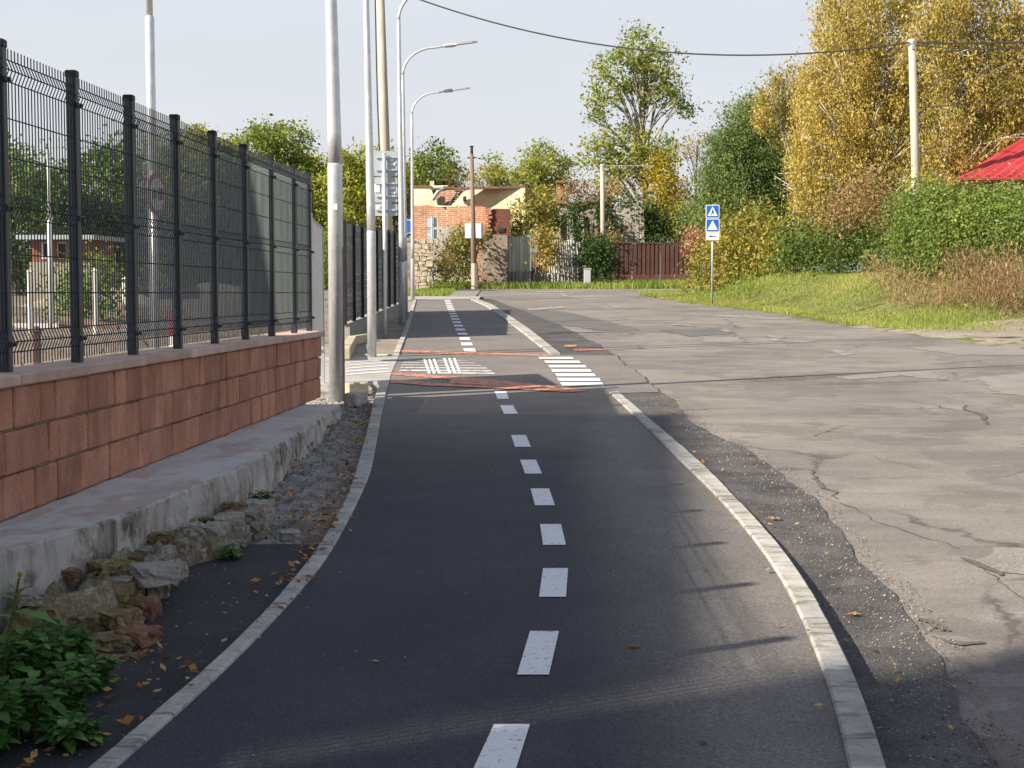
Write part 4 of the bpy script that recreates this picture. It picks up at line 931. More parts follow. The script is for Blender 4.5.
# round prohibition sign, almost edge-on
pb = at(152.5, 170, 19.0); t = thing('road_sign', 'round white sign with a red ring seen almost edge-on through the mesh fence', 'road sign', (pb[0], 19., float(HG(pb[0], 19.))))
mb = MB(); mb.tube([(pb[0], 19., float(HG(pb[0], 19.))-.05), (pb[0], 19., pb[2])], .03, 10); mb.build('post', [M['galv']], t, smooth=True)
yw = R(77); c = np.array([at(157,194,18.9)[0], 18.9, at(157,194,18.9)[2]])
poly(t, c, disc(.26), 'redplate', 'ring', yw, 0, .012); poly(t, c, disc(.195), 'whiteplate', 'face', yw, .004, .003)
poly(t, c, [[(-.15,-.06),(-.15,.0),(-.10,.06),(-.03,.06),(-.01,0),(-.01,-.06)], [(.01,-.07),(.01,.07),(.15,.07),(.15,-.07)]], 'black', 'symbol', yw, .007, .002)
mb = MB(); mb.tube([(pb[0], 19., c[2]), c+np.array([0,.02,0])], .012, 6); mb.build('bracket', [M['galv_dull']], t)
# board of direction signs seen from behind
pb = at(385.2, 338, 25.5); t = thing('sign_board', 'stack of pale grey sign backs on a thin post beyond the crossing', 'road sign', (pb[0], 25.5, float(HG(pb[0], 25.5))))
zb = float(HG(pb[0], 25.5)); mb = MB(); mb.tube([(pb[0], 25.5, zb-.05), (pb[0], 25.5, at(385,153,25.5)[2])], .032, 12); mb.build('post', [M['galv']], t, smooth=True)
for (ya_, yb_) in ((151,176),(177,202.5),(203.5,216)):
    a = at(373, ya_, 25.56); b_ = at(397.5, yb_, 25.56); c = (a+b_)/2; pl = signplate(t, c, b_[0]-a[0], a[2]-b_[2], 'plateback', 'plate', rnd=.035)
    for f_ in ((.25,.75) if yb_-ya_ > 15 else (.5,)):
        z = a[2]+(b_[2]-a[2])*f_; mb = MB(); mb.obox((c[0], 25.535, z), (.165,0,0), (0,.008,0), (0,0,.012)); mb.build('bracket', [M['galv']], pl)
for (px, py, w_, h_) in ((392,160,.05,.04),(393,164,.07,.05),(377,188,.085,.14),(392,188,.07,.05),(393,193,.07,.04),(378,207,.06,.05)):
    c = at(px, py, 25.545); signplate(t, c, w_, h_, 'whiteplate', 'sticker', rnd=.004, th=.004)
# blue round sign
pb = at(406.6, 300, 47.5); t = thing('road_sign', 'small round blue sign half hidden behind the fourth lamp pole', 'road sign', (pb[0], 47.5, float(HG(pb[0], 47.5))))
mb = MB(); mb.tube([(pb[0], 47.5, float(HG(pb[0], 47.5))-.05), (pb[0], 47.5, at(406,217,47.5)[2])], .03, 8); mb.build('post', [M['galv']], t)
c = at(407.0, 226.5, 47.4); poly(t, c, disc(.22), 'whiteplate', 'rim', 0, 0, .01); poly(t, c, disc(.20), 'blueplate', 'face', 0, .004, .003)
# pair of blue-grey signs by the brick wall
pb = at(432.5, 284, 60); zb = float(HG(pb[0], 60)); t = thing('road_sign', 'pale blue sign plates on a thin post in front of the brick ruin', 'road sign', (pb[0], 60, zb))
mb = MB(); mb.tube([(pb[0], 60, zb-.05), (pb[0], 60, at(432,216,60)[2])], .03, 8); mb.build('post', [M['galv_dull']], t)
M['paleblue'] = simple('faded_blue_plate', [(.3,(.38,.48,.58)),(.7,(.52,.60,.66))], 6, .5, 0)
for y_ in (222.5, 234): c = at(432.5, y_, 60.06); signplate(t, c, .42, .36, 'paleblue', 'plate', rnd=.04)
# blue crossing signs on the right
Ys = gnd(712, 305)[1]; pb = at(712, 304, Ys); zb = float(HG(pb[0], Ys))
t = thing('crossing_sign', 'two square blue crossing signs with white triangles on one thin post by the road', 'road sign', (pb[0], Ys, zb))
zt = at(712, 204.5, Ys)[2]; mb = MB(); mb.tube([(pb[0], Ys, zb-.05), (pb[0], Ys, zt)], .028, 10); mb.build('post', [M['galv_dull']], t, smooth=True)
def sq(yc, w_px, h_px, base, rnd=.03):
    c = at(712.6, yc, Ys-.05); return c, signplate(t, c, w_px*mpp(Ys), h_px*mpp(Ys), base, 'plate', rnd=rnd)
for i, yc in enumerate((211.5, 225.4)):
    c, pl = sq(yc, 13.6, 13.2, 'whiteplate'); s_ = 12.2*mpp(Ys)/2
    inner = signplate(pl, c-np.array([0,.003,0]), s_*2, s_*1.95, 'blueplate', 'blue_field', rnd=.025, th=.002)
    inner.location = np.array(inner.location)
    poly(t, c, [(-s_*.82,-s_*.72),(s_*.82,-s_*.72),(0,s_*.82)], 'whiteplate', 'triangle', 0, .006, .002, parent=pl)
    if i == 0: poly(t, c, [[(-.02,.02),(.02,.02),(.03,-.04),(-.025,-.04)], disc(.018, 10, 0, .045), [(-.025,-.04),(-.045,-.10),(-.03,-.10),(-.005,-.04)], [(.005,-.04),(.035,-.10),(.05,-.10),(.028,-.04)]], 'black', 'walking_figure', 0, .008, .001, parent=pl)
    else:
        ring = lambda cx: [[(cx+.03*math.cos(a), -.065+.03*math.sin(a)), (cx+.03*math.cos(a+.5), -.065+.03*math.sin(a+.5)), (cx+.022*math.cos(a+.5), -.065+.022*math.sin(a+.5)), (cx+.022*math.cos(a), -.065+.022*math.sin(a))] for a in np.arange(0, 6.28, .5)]
        M['greyprint'] = M['plateback']; poly(t, c, ring(-.045)+ring(.045)+[[(-.045,-.065),(-.01,-.02),(-.005,-.025),(-.038,-.065)], [(-.01,-.02),(.03,-.02),(.03,-.028),(-.01,-.028)], [(.045,-.065),(.025,-.01),(.032,-.01),(.05,-.06)]], 'greyprint', 'bicycle_symbol', 0, .008, .001, parent=pl)
c, pl = sq(236.3, 13.2, 7.6, 'whiteplate', .01)
poly(t, c, [[(-.10,0),(-.05,.035),(-.05,.012),(.10,.008),(.10,-.008),(-.05,-.012),(-.05,-.035)]], 'black', 'arrow', 0, .004, .001, parent=pl)
# wooden pole with white board
Yp = 60.; pb = at(474, 287, Yp); zb = float(HG(pb[0], Yp)); zt = at(472.5, 146, Yp)[2]
t = thing('wooden_pole', 'weathered wooden pole with a small top cap in front of the brick ruin', 'pole', (pb[0], Yp, zb))
mb = MB(); mb.tube([(pb[0], Yp, zb-.1), (pb[0]-.02, Yp, zb+2.), (pb[0]-.08, Yp, zt-.3)], [.13, .105, .075], 10); mb.build('shaft', [M['wood']], t, smooth=True)
mb = MB(); mb.tube([(pb[0]-.08, Yp, zt-.3), (pb[0]-.08, Yp, zt-.05), (pb[0]-.08, Yp, zt)], [.06, .05, .09], 8); mb.obox((pb[0]-.08, Yp, zt-.45), (.16,0,0), (0,.03,0), (0,0,.025)); mb.build('top_fitting', [M['cap']], t)
mb = MB(); mb.tube([(pb[0]+.02, Yp-.02, zb-.05), (pb[0]+.02, Yp-.02, zb+1.0)], .14, 8); mb.build('footing_post', [M['polec']], t)
cbd = at(474, 230.5, Yp+.3); o = signplate(None, cbd+np.array([0,.08,0]), .76, .58, 'whiteplate', 'notice_board', rnd=.01, th=.03, yaw=R(-22)); tag(o, 'plain white board fixed behind the wooden pole', 'sign')
# concrete poles
def cpole(px_b, px_t, pyt, Y, r0, r1, lab, cablecol=False, extra=None):
    a = at(px_b, 280, Y); b_ = at(px_t, pyt, Y); zb = float(HG(a[0], Y)); t = thing('utility_pole', lab, 'pole', (a[0], Y, zb))
    mb = MB(); mb.tube([(a[0], Y, zb-.1), ((a[0]+b_[0])/2, Y, (zb+b_[2])/2), (b_[0], Y, b_[2])], [r0, (r0+r1)/2, r1], 14); mb.build('shaft', [M['polec']], t, smooth=True)
    mb = MB(); mb.tube([(b_[0], Y, b_[2]-.12), (b_[0], Y, b_[2]-.06)], r1*1.25, 10); mb.obox((b_[0], Y-r1*1.1, b_[2]-.2), (.03,0,0), (0,.03,0), (0,0,.07)); mb.build('band', [M['galv_dull']], t)
    return t, b_
tA, topA = cpole(390, 379.5, -30, 45., .16, .115, 'thick tall concrete pole rising behind the slatted fence and the sign backs')
mb = MB(); mb.tube([topA+np.array([-.14,-.02,0]), at(378.5, 60, 45)+np.array([-.06,0,0]), at(380.5, 100, 45)+np.array([-.09,0,0]), at(381.5,150,45)+np.array([-.06,0,0])], .02, 6); mb.build('conduit', [M['cap']], tA)
tB, topB = cpole(918.5, 912, 39, 40., .125, .095, 'pale concrete pole carrying the cable, standing behind the green hedge on the right')
mb = MB(); mb.tube([topB+np.array([-.1,-.05,-.12]), topB+np.array([.13,-.05,-.12])], .05, 8); mb.build('insulator', [M['galv_dull']], tB)
tC, topC = cpole(603.3, 602.3, 164, 74., .125, .10, 'slim concrete pole between the grey ruin and the tall tree')
mb = MB(); mb.tube([topC+np.array([0,0,-.08]), at(655, 166, 74)+np.array([0,0,0])], .018, 6); mb.build('bracket_arm', [M['galv_dull']], tC)
def cable(a, b, sag, r, lab, n=40):
    P = [a+(b-a)*k/n - np.array([0,0,4*sag*(k/n)*(1-k/n)]) for k in range(n+1)]; mb = MB(); mb.tube(P, r, 6); tag(mb.build('overhead_cable', [M['cable']], origin=a), lab, 'cable')
cable(at(382,-13.5,45)+np.array([.05,-.1,0]), topB+np.array([-.08,-.08,-.10]), .97, .021, 'thick black cable sagging from the tall left pole to the pole by the hedge')
cable(topB+np.array([.1,-.08,-.10]), at(1180, 28, 30), .12, .021, 'black cable running from the hedge pole out past the right edge')
cable(topB+np.array([.1,.05,-.15]), at(1180, 22, 36), .3, .012, 'thinner cable leaving the hedge pole just under the thick one')
cable(at(820,112,52), at(1100,90,34), .1, .01, 'thin pale wire crossing in front of the golden birches')

# ================================================================== RUINS AND FENCES ACROSS THE ROAD
SLOPE = {'brick_ruin': (-.45, -.6), 'grey_ruin': (-.25, 5.)}
def wallq(pts, Y, th, mats, name, parent, mi=0, Y2=None):
    """wall slab from pixel outline at depth Y, thickness th away from camera"""
    q = []
    for px, py in pts:
        Yv = Y
        if parent is not None and parent.name in SLOPE:
            s_, xr = SLOPE[parent.name]
            for _ in range(4): Yv = Y + s_*(at(px, py, Yv)[0]-xr)
        q.append(at(px, py, Yv))
    mb = MB(); mb.prism(q, (0, th, 0)); return mb.build(name, [M[mats]], parent)
Yb = 67.
zb = float(HG(-3, Yb)); t = thing('brick_ruin', 'roofless ruined house with cream upper wall over orange brick behind the wooden pole', 'building', (at(460,280,Yb)[0], Yb, zb))
wallq([(412,204),(412,187),(433,188),(434,194),(437,203),(447,206),(470,206),(526,206.5),(526,189),(525,188),(480,188.5),(474,188.5),(462,188.5)][:0] or [(411.5,292),(411.5,187.5),(431,188.5),(434,197),(438,205.5),(452,206),(455,202),(463,192),(470,189.5),(484,188.5),(525,188.2),(526,292)], Yb+1.2, .35, 'cream', 'upper_wall', t)
wallq([(411.5,292),(411.5,205),(419,206),(428,205),(438,207),(452,206.5),(470,206),(480,206.2),(489,207.5),(495,212),(493,221),(492,232),(494,292)], Yb, .4, 'brick', 'brick_wall', t)
wallq([(428,292),(424,250),(431,238),(429,229),(440,226.5),(452,227),(461,226.5),(470,228),(469,240),(478,246),(474,262),(481,292)], Yb-.06, .06, 'greyplaster', 'plaster_patch', t)
wallq([(431,206),(434,198),(440,192),(448,190),(458,190),(452,199),(447,206)], Yb+3.0, .2, 'brick', 'inner_wall', t)
wallq([(437,205.5),(437,199),(441,196),(445,197),(445,205.5)], Yb+2.6, .1, 'dark', 'opening', t)
wallq([(463,201),(463,196.5),(466,196),(466.5,201)], Yb+1.19, .04, 'dark', 'vent_opening', t)
mb = MB(); P_ = [at(430,187.8,Yb+.9), at(447,187.2,Yb+.9), at(438,192,Yb+.8), at(432.5,200,Yb+.8)]; mb.tube(P_, .09, 4); mb.build('fallen_beam', [M['whitewall']], t)
mb = MB()
for a_, b_ in (((411,187),(432,187.6)),((444,187.5),(462,189.5)),((455,190),(463,191)),((463,188.6),(525,187.2))):
    A_, B_ = at(*a_, Yb+1.1), at(*b_, Yb+1.1); mb.obox((A_+B_)/2, (B_-A_)/2, (0,.35,0), (0,0,.045), jit=.01)
mb.build('roof_edge', [M['rooftile']], t)
mb = MB(); mb.box(tuple(at(430,189,Yb+2)[:1])+(Yb+2, at(430,189,Yb+2)[2]), (at(434,182,Yb+2)[0], Yb+2.3, at(434,181,Yb+2)[2])); mb.build('chimney', [M['cream']], t)
Yq = 64.
t = thing('brick_pier', 'dark red brick gate pier, its lower half rendered grey, beside the leaning sheet fence', 'pier', (at(499,283,Yq)[0], Yq, float(HG(-.5, Yq))))
wallq([(486,236),(487,229),(489,222),(488,216),(491,210),(494,208.5),(510,209),(510,236)], Yq, 1.2, 'brick2', 'brickwork', t)
wallq([(480.5,292),(482,262),(481,243),(485,234),(507.5,235.5),(507,292)], Yq-.02, 1.25, 'stainedp', 'lower_render', t) if 'stainedp' in M else None
M['stainedp'] = simple('pier_render', [(.25,(.14,.09,.07)),(.45,(.26,.20,.16)),(.7,(.40,.35,.29))], 1.4, .9, .6, 6, .05)
wallq([(480.5,292),(482,262),(481,243),(485,234),(507.5,235.5),(507,292)], Yq-.02, 1.25, 'stainedp', 'lower_render', t)
mb = MB()
for k in range(7): c = at(488.5+rng.normal(0,.6), 209+k*4.2, Yq-.04); mb.obox(c, (.09+.05*rng.random(),0,0), (0,.06,0), (0,0,.06), jit=.01)
mb.build('loose_bricks', [M['brick']], t)
mb = MB(); mb.prism([at(497,228,Yq-.01), at(499,226.5,Yq-.01), at(503,229,Yq-.01), at(505,227.5,Yq-.01), at(504,232,Yq-.01), at(498,232.5,Yq-.01)], (0,-.03,0)); mb.build('hole', [M['dark']], t)
# rubble stone pier
Yr = 56.; c0 = at(421, 285, Yr); t = thing('stone_pier', 'pale rubble stone pier beside the farthest lamp', 'pier', (c0[0], Yr, float(HG(c0[0], Yr))))
zb_, zt_ = float(HG(c0[0], Yr))-.05, at(421, 239, Yr)[2]; mb = MB(); mb.box((c0[0]-.2, Yr+.08, zb_), (c0[0]+.2, Yr+.6, zt_-.05)); mb.build('core', [M['stone']], t)
k = 0; z = zb_
while z < zt_:
    h_ = .12+.1*rng.random(); x = c0[0]-.25
    while x < c0[0]+.22:
        w_ = .13+.16*rng.random(); chunk((x+w_/2, Yr+.1, z+h_/2), (w_*.97, .28, h_*.97), M['kerb2'], 'stone', t, 0, float(rng.random()), .5, 1); x += w_
    z += h_
chunk((c0[0]-.75, Yr+1.6, 1.8), (.8, 1.2, 2.3), M['stone'], 'wall_stub', t, 0, .5, .3, 3)
# grey ruined house with ivy
Yh = 80.; t = thing('grey_ruin', 'long ivy-grown ruin with tall narrow window openings and a brick chimney', 'building', (at(590,280,Yh)[0], Yh, float(HG(5, Yh))))
wallq([(545,288),(545,205),(556,201),(566,202),(574,207),(580,211),(584,202),(592,199),(604,201),(612,208),(618,212),(618,288)], Yh, .5, 'greyplaster', 'front_wall', t)
wallq([(616,288),(616,206),(621,200),(628,198.5),(634,201),(640,200.5),(644,206),(645,288)], Yh-1, .5, 'greyplaster', 'end_wall', t)
for q in (((561,256),(561,216),(564,213),(567,216),(567,256)),((584,258),(584,219),(587,216),(590,219),(590,258)),((625,244),(625,222),(630,222),(630,244)),((634,244),(634,224),(638,224),(638,244))):
    Yw = Yh-.03 if q[0][0] < 620 else Yh-1.03
    fr = wallq([(a+(-1 if a < np.mean([p[0] for p in q]) else 1)*.9, b) for a, b in q], Yw, .05, 'greyplaster', 'window', t); wallq(list(q), Yw-.02, .03, 'dark', 'opening', fr)
wallq([(546,207),(556,203.5),(566,204),(574,208),(584,205),(592,202),(604,203),(614,208),(614,205),(604,199.5),(592,198),(584,200),(574,203),(566,199.5),(556,199),(546,203)], Yh-.25, 2.5, 'rooftile', 'roof', t)
ch = wallq([(557,202),(557,182),(564,181.5),(564,202)], Yh+1.5, .8, 'brick', 'chimney', t); wallq([(556.3,182.5),(556.3,180.5),(564.8,180),(564.8,182.5)], Yh+1.35, 1.1, 'brick', 'chimney_cap', ch)
for q in (((549,262),(549,212),(553,212),(553,262)),((570,262),(571,210),(573,210),(574,262)),((594,262),(594,206),(597,206),(597,262)),((606,262),(606,210),(609,210),(609,262))): wallq(list(q), Yh-.12, .12, 'whitewall' if q[0][0] in (549,606) else 'greyplaster', 'pilaster', t)
# leaning sheet fence
Yf = 64.5; t = thing('sheet_fence', 'patchwork fence of upright grey corrugated sheets and brown boards, partly leaning', 'fence', (at(543,283,Yf)[0], Yf, float(HG(1.4, Yf))))
def sheet(px0, px1, t0, b0, lean, mat, name='sheet', tint=.8, dy=0):
    A_, B_ = at(px0, b0, Yf+dy), at(px1, b0, Yf+dy); zt = at(px0, t0, Yf+dy)[2]; zb = min(A_[2], float(HG(A_[0], Yf)))-.0; n = max(4, int((B_[0]-A_[0])/.075)); mb = MB()
    for k in range(n):
        x0_, x1_ = A_[0]+(B_[0]-A_[0])*k/n, A_[0]+(B_[0]-A_[0])*(k+1)/n; d = .025*(1 if k % 2 else -1); l = lean*mpp(Yf); j = rng.normal(0, .015)
        mb.add([(x0_, Yf+dy-d, zb), (x1_, Yf+dy+d, zb), (x1_+l, Yf+dy+d, zt+j), (x0_+l, Yf+dy-d, zt+j), (x0_, Yf+dy-d+.02, zb), (x1_, Yf+dy+d+.02, zb), (x1_+l, Yf+dy+d+.02, zt+j), (x0_+l, Yf+dy-d+.02, zt+j)],
               [(0,1,2,3),(7,6,5,4),(3,2,6,7),(0,4,5,1),(1,5,6,2),(0,3,7,4)], float(np.clip(tint+rng.normal(0,.12), 0, 1)))
    return mb.build(name, [M[mat]], t)
sheet(507, 530, 236.5, 272, 0, 'eternit', tint=.95); sheet(507.5, 531, 271.5, 285, 0, 'eternit', tint=.25, dy=-.05)
for a_, tp_, ln, ti in ((531,252,0,.1),(535.5,250,.5,.5),(540,256,0,.15),(544.5,250,-.5,.35)): sheet(a_, a_+4.3, tp_, 285, ln, 'wood', 'board', ti, dy=.02)
for a_, tp_, ln, ti in ((549,243,-1,.8),(554,240,-2,.95),(559,240,-2.5,.35),(564,240,-3,.25),(569,240,-4,.9),(574,240,-4,1.),(579,242,-3,.7)): sheet(a_, a_+4.6, tp_, 285, ln, 'eternit', 'sheet', ti, dy=.03)
for a_ in range(533, 583, 10): sheet(a_, a_+9.7, 273, 286, 0, 'eternit', 'sheet', .15, dy=-.08)
# brown metal fence
Yg = 73.; t = thing('metal_fence', 'dark brown corrugated metal fence over a low base, across the end of the road', 'fence', (at(650,283,Yg)[0], Yg, float(HG(6.5, Yg))))
for i, (p0, p1) in enumerate(((606,632),(632.4,660),(660.4,700))):
    A_, B_ = at(p0, 275, Yg), at(p1, 275, Yg); zt = at(p0, 243.5+.5*i, Yg)[2]; z0_ = A_[2]; n = int((B_[0]-A_[0])/.1); mb = MB()
    for k in range(n):
        x0_, x1_ = A_[0]+(B_[0]-A_[0])*k/n, A_[0]+(B_[0]-A_[0])*(k+.97)/n; d = .03 if k % 2 else 0
        mb.box((x0_, Yg-d, z0_), (x1_, Yg+.02, zt), float(np.clip(rng.normal(.5,.2), 0, 1)))
    mb.build('sheet', [M['metalsheet']], t)
    mb = MB(); mb.box((A_[0], Yg-.05, float(HG(A_[0], Yg))-.1), (B_[0]-.02, Yg+.05, z0_-.004), .9); mb.build('base', [M['metalsheet']], t)
mb = MB(); mb.box((at(606,243,Yg)[0], Yg-.06, at(606,243.6,Yg)[2]+.004), (at(700,243,Yg)[0], Yg+.05, at(606,242.6,Yg)[2]+.01)); mb.build('top_rail', [M['metalsheet']], t)
# white cabinet
Yc = 62.; t = thing('utility_cabinet', 'small pale utility cabinet standing in front of the dark bush', 'cabinet', (at(587,284,Yc)[0], Yc, float(HG(3.3, Yc))))
A_, B_ = at(584, 284, Yc), at(591, 268.5, Yc); mb = MB(); mb.obox(((A_[0]+B_[0])/2, Yc+.12, (A_[2]+B_[2])/2-.02), ((B_[0]-A_[0])/2,0,0), (0,.12,0), (0,0,(B_[2]-A_[2])/2), ch=.01); mb.build('case', [M['galv_dull']], t)
mb = MB(); mb.obox(((A_[0]+B_[0])/2, Yc+.12, B_[2]+.0), ((B_[0]-A_[0])/2+.02,0,0), (0,.14,0), (0,0,.02)); mb.build('lid', [M['galv_dull']], t)
mb = MB(); mb.obox(((A_[0]+B_[0])/2, Yc-.006, (A_[2]+B_[2])/2), ((B_[0]-A_[0])/2-.02,0,0), (0,.005,0), (0,0,(B_[2]-A_[2])/2-.05)); mb.build('door', [M['galv']], t)
# house with red roof behind the hedge
Yk = 40.5; xe = at(957,177,Yk)[0]; ze = at(957,177,Yk)[2]
t = thing('house', 'house with a bright red metal roof behind the hedge at the right edge', 'house', (xe+5, Yk+3, 1.8)); 
ridge = np.array([xe+8.5, Yk+4.5, ze+3.9]); e0 = np.array([at(961,177,Yk)[0], Yk, ze]); e1 = np.array([xe+17, Yk, ze]); e2 = np.array([xe+17, Yk+9, ze]); e3 = np.array([at(958,177,Yk+7)[0], Yk+9, ze]); r0_ = np.array([xe+4.6, Yk+4.5, ze+2.25]); r1_ = np.array([xe+12.8, Yk+4.5, ze+2.25])
mb = MB()
def rib(a, b, c, d, n):   # a-b eaves, d-c ridge; ribs run up
    for k in range(n):
        t0, t1 = k/n, (k+1)/n; w0 = a+(b-a)*t0; w1 = a+(b-a)*t1; v0 = d+(c-d)*t0; v1 = d+(c-d)*t1; wm = (w0+w1)/2+(0,0,.045); vm = (v0+v1)/2+(0,0,.045)
        mb.add([w0, wm, vm, v0], [(0,1,2,3)], float(rng.random())); mb.add([wm, w1, v1, vm], [(0,1,2,3)], float(rng.random()))
rib(e0, e1, r1_, r0_, 60); rib(e3, e0, r0_, r0_, 30); rib(e2, e3, r0_, r1_, 60); rib(e1, e2, r1_, r1_, 30)
mb.add([e0-(0,0,.03), e1-(0,0,.03), e2-(0,0,.03), e3-(0,0,.03)], [(0,3,2,1)]); mb.build('roof', [M['roofred']], t)
mb = MB(); mb.box((xe+1.6, Yk+.7, 1.2), (xe+16.3, Yk+8.3, ze-.04)); mb.build('wall', [M['whitewall']], t)
mb = MB(); mb.tube([e0+(-.05,-.05,-.05), e1+(.05,-.05,-.05)], .06, 6); mb.build('gutter', [M['roofred']], t)
for k in range(4):
    mb = MB(); mb.box((xe+2+k*3.6, Yk+.66, 2.4), (xe+3.2+k*3.6, Yk+.72, 3.7)); wn = mb.build('window', [M['wood']], t); mb = MB(); mb.box((xe+2.1+k*3.6, Yk+.64, 2.5), (xe+3.1+k*3.6, Yk+.655, 3.6)); mb.build('pane', [M['dark']], wn)

# ================================================================== YARD BEHIND THE MESH FENCE
Yt = 46.; A_ = at(27, 290, Yt); B_ = at(88, 236, Yt); zt = B_[2]
t = thing('hut', 'small red-brown timber hut with a pale flat roof seen through the mesh fence', 'hut', ((A_[0]+B_[0])/2, Yt, .6))
mb = MB(); mb.box((A_[0]+.15, Yt, at(30,262,Yt)[2]), (B_[0], Yt+3, zt-.12)); mb.build('upper_wall', [M['hutwall']], t)
mb = MB(); mb.box((A_[0]+.1, Yt-.05, .5), (B_[0]+.05, Yt+3.05, at(30,262,Yt)[2]-.003)); mb.build('lower_wall', [M['facade']], t)
mb = MB(); mb.box((A_[0]-.15, Yt-.5, zt-.11), (B_[0]+.3, Yt+3.4, zt+.02)); mb.build('roof', [M['plateback']], t)
for (a, b) in ((42,50),(58,68)):
    mb = MB(); mb.box((at(a,250,Yt)[0], Yt-.04, at(a,259,Yt)[2]), (at(b,250,Yt)[0], Yt+.02, at(a,242,Yt)[2])); w_ = mb.build('window', [M['whitewall']], t)
    mb = MB(); mb.box((at(a,250,Yt)[0]+.05, Yt-.05, at(a,259,Yt)[2]+.05), (at(b,250,Yt)[0]-.05, Yt-.042, at(a,242,Yt)[2]-.05)); mb.build('pane', [M['dark']], w_)
def ypost(px, pt, pb_, Y, r, lab, mat='whitewall', nm='post'):
    a, b = at(px, pt, Y), at(px, pb_, Y); zb = float(HG(a[0], Y)); mb = MB(); mb.tube([(a[0], Y, zb-.05), (a[0], Y, a[2])], r, 8); mb.tube([(a[0], Y, a[2]), (a[0], Y, a[2]+.05)], [r*1.3, r*.5], 8); tag(mb.build(nm, [M[mat]], origin=(a[0], Y, zb)), lab, 'post')
ypost(30, 272, 330, 26, .05, 'pale post in the yard left of the hut windows'); ypost(95, 271, 328, 27, .05, 'pale post in the yard right of the hut'); ypost(125.5, 279, 305, 40, .09, 'short thick white post in the yard under the trees')
ypost(35, 331, 352, 16, .06, 'stubby dark post in the yard near the fence foot', 'wood')
t = thing('low_wall', 'low pale concrete wall standing across the yard behind the fence', 'wall', (at(50,305,30)[0], 30, .6)); mb = MB()
mb.box((at(-60,300,30)[0], 30, .3), (at(98,300,30)[0], 30.3, at(50,332,30)[2]+.05)); mb.build('body', [M['soil']], t)
mb = MB(); mb.box((at(-60,300,30)[0], 29.96, at(50,332,30)[2]+.052), (at(98,300,30)[0], 30.34, at(50,328,30)[2]+.08)); mb.build('capping', [M['whitewall']], t)
for i, (pa, pb2, Y, r) in enumerate((((118,308),(184,313),38,.12),((122,315),(190,319),36,.11),((60,322),(118,330),30,.12))):
    a, b = at(*pa, Y), at(*pb2, Y); mb = MB(); mb.tube([a, (a+b)/2+(0,0,.02), b], [r, r*.95, r*.85], 10)
    for s_ in (a+(b-a)*.15, a+(b-a)*.85): mb.tube([s_-(0,0,r), (s_[0], s_[1], float(HG(s_[0], s_[1]))-.05)], r*.6, 6)
    tag(mb.build('log', [M['wood']], origin=(a[0], a[1], .6)), ('long brown log on trestles, the upper one behind the middle fence panels', 'long brown log on trestles, the lower one behind the middle fence panels', 'brown log on trestles in front of the low concrete wall')[i], 'log')
# striped barrier post
Yv = 21.; a = at(172.5, 314, Yv); zb = float(HG(a[0], Yv)); t = thing('barrier_post', 'short red and white post in the yard beside the round sign', 'post', (a[0], Yv, zb))
z0_, z1_ = zb, a[2]
mb = MB(); mb.obox((a[0], Yv, z0_+(z1_-z0_)*.22), (.05,0,0), (0,.02,0), (0,0,(z1_-z0_)*.22), ch=.004); mb.build('white_part', [M['whiteplate']], t)
mb = MB(); mb.obox((a[0], Yv, z0_+(z1_-z0_)*.725), (.052,0,0), (0,.022,0), (0,0,(z1_-z0_)*.275), ch=.004); mb.build('red_part', [M['redplate']], t)
def heap(px, py, Y, sx, sy, h_, mat, lab, nm='dirt_heap'):
    c = at(px, py, Y); z = float(HG(c[0], Y)); n = 24; mb = MB(); xs_ = np.linspace(-1, 1, n); V = []
    for i in xs_:
        for j in xs_:
            rr = math.hypot(i, j); hh = max(0, 1-rr)**.8*(1+.25*math.sin(i*7+j*5))+.06*rng.random()*(rr < 1); V.append((c[0]+i*sx, Y+j*sy, z-.05+hh*h_))
    mb.add(V, [(i*n+j, i*n+j+1, (i+1)*n+j+1, (i+1)*n+j) for i in range(n-1) for j in range(n-1)]); tag(mb.build(nm, [M[mat]], origin=(c[0], Y, z)), lab, 'heap')
heap(105, 300, 42, 2.4, 1.6, .5, 'soil', 'tan heap of earth in the yard right of the hut'); heap(200, 300, 50, 3.4, 2., .45, 'yard', 'long brown heap in the yard behind the darker fence panels')

# ================================================================== VEGETATION
# background tree row
BG = 'trees standing in a row beyond the fences'
tree('tree', 'yellow-green tree just left of the round-topped green one above the end of the mesh fence', 'tree', 212, 74, [(205,165,26,36,2.2,0,.1),(222,178,24,40,2.2,1,0),(190,150,18,24,1.8,0,.15)], .22, L['acacia'], M['bark'], group=BG, sig=.35, tone=(.62,.2), layers=2.2)
tree('tree', 'large green tree with the highest round top above the end of the mesh fence', 'tree', 275, 80, [(262,160,30,34,2.5,0),(290,150,26,26,2.3,1,-.05),(272,140,20,16,2,0),(250,195,30,40,2.5,0,.05),(300,190,30,50,2.5,0,.05),(262,250,40,40,2.5,0,-.1)], .24, L['acacia'], M['bark'], group=BG, sig=.36, tone=(.42,.2), layers=2.2)
tree('tree', 'yellowish tree directly left of the nearest lamp pole', 'tree', 312, 84, [(305,175,20,20,2,0,.2),(320,190,26,30,2.2,0,.0),(312,230,30,44,2.4,0,-.05)], .24, L['acacia'], M['bark'], group=BG, sig=.34, tone=(.6,.2), layers=2.2)
tree('tree', 'yellow-green tree between the two nearest lamp poles', 'tree', 352, 78, [(350,165,20,22,2,0,.05),(345,200,26,40,2.3,0,.15),(362,180,18,30,2,0,.05),(352,235,28,38,2.2,0,.1)], .22, L['acacia'], M['bark'], group=BG, sig=.34, tone=(.58,.2), layers=2.3)
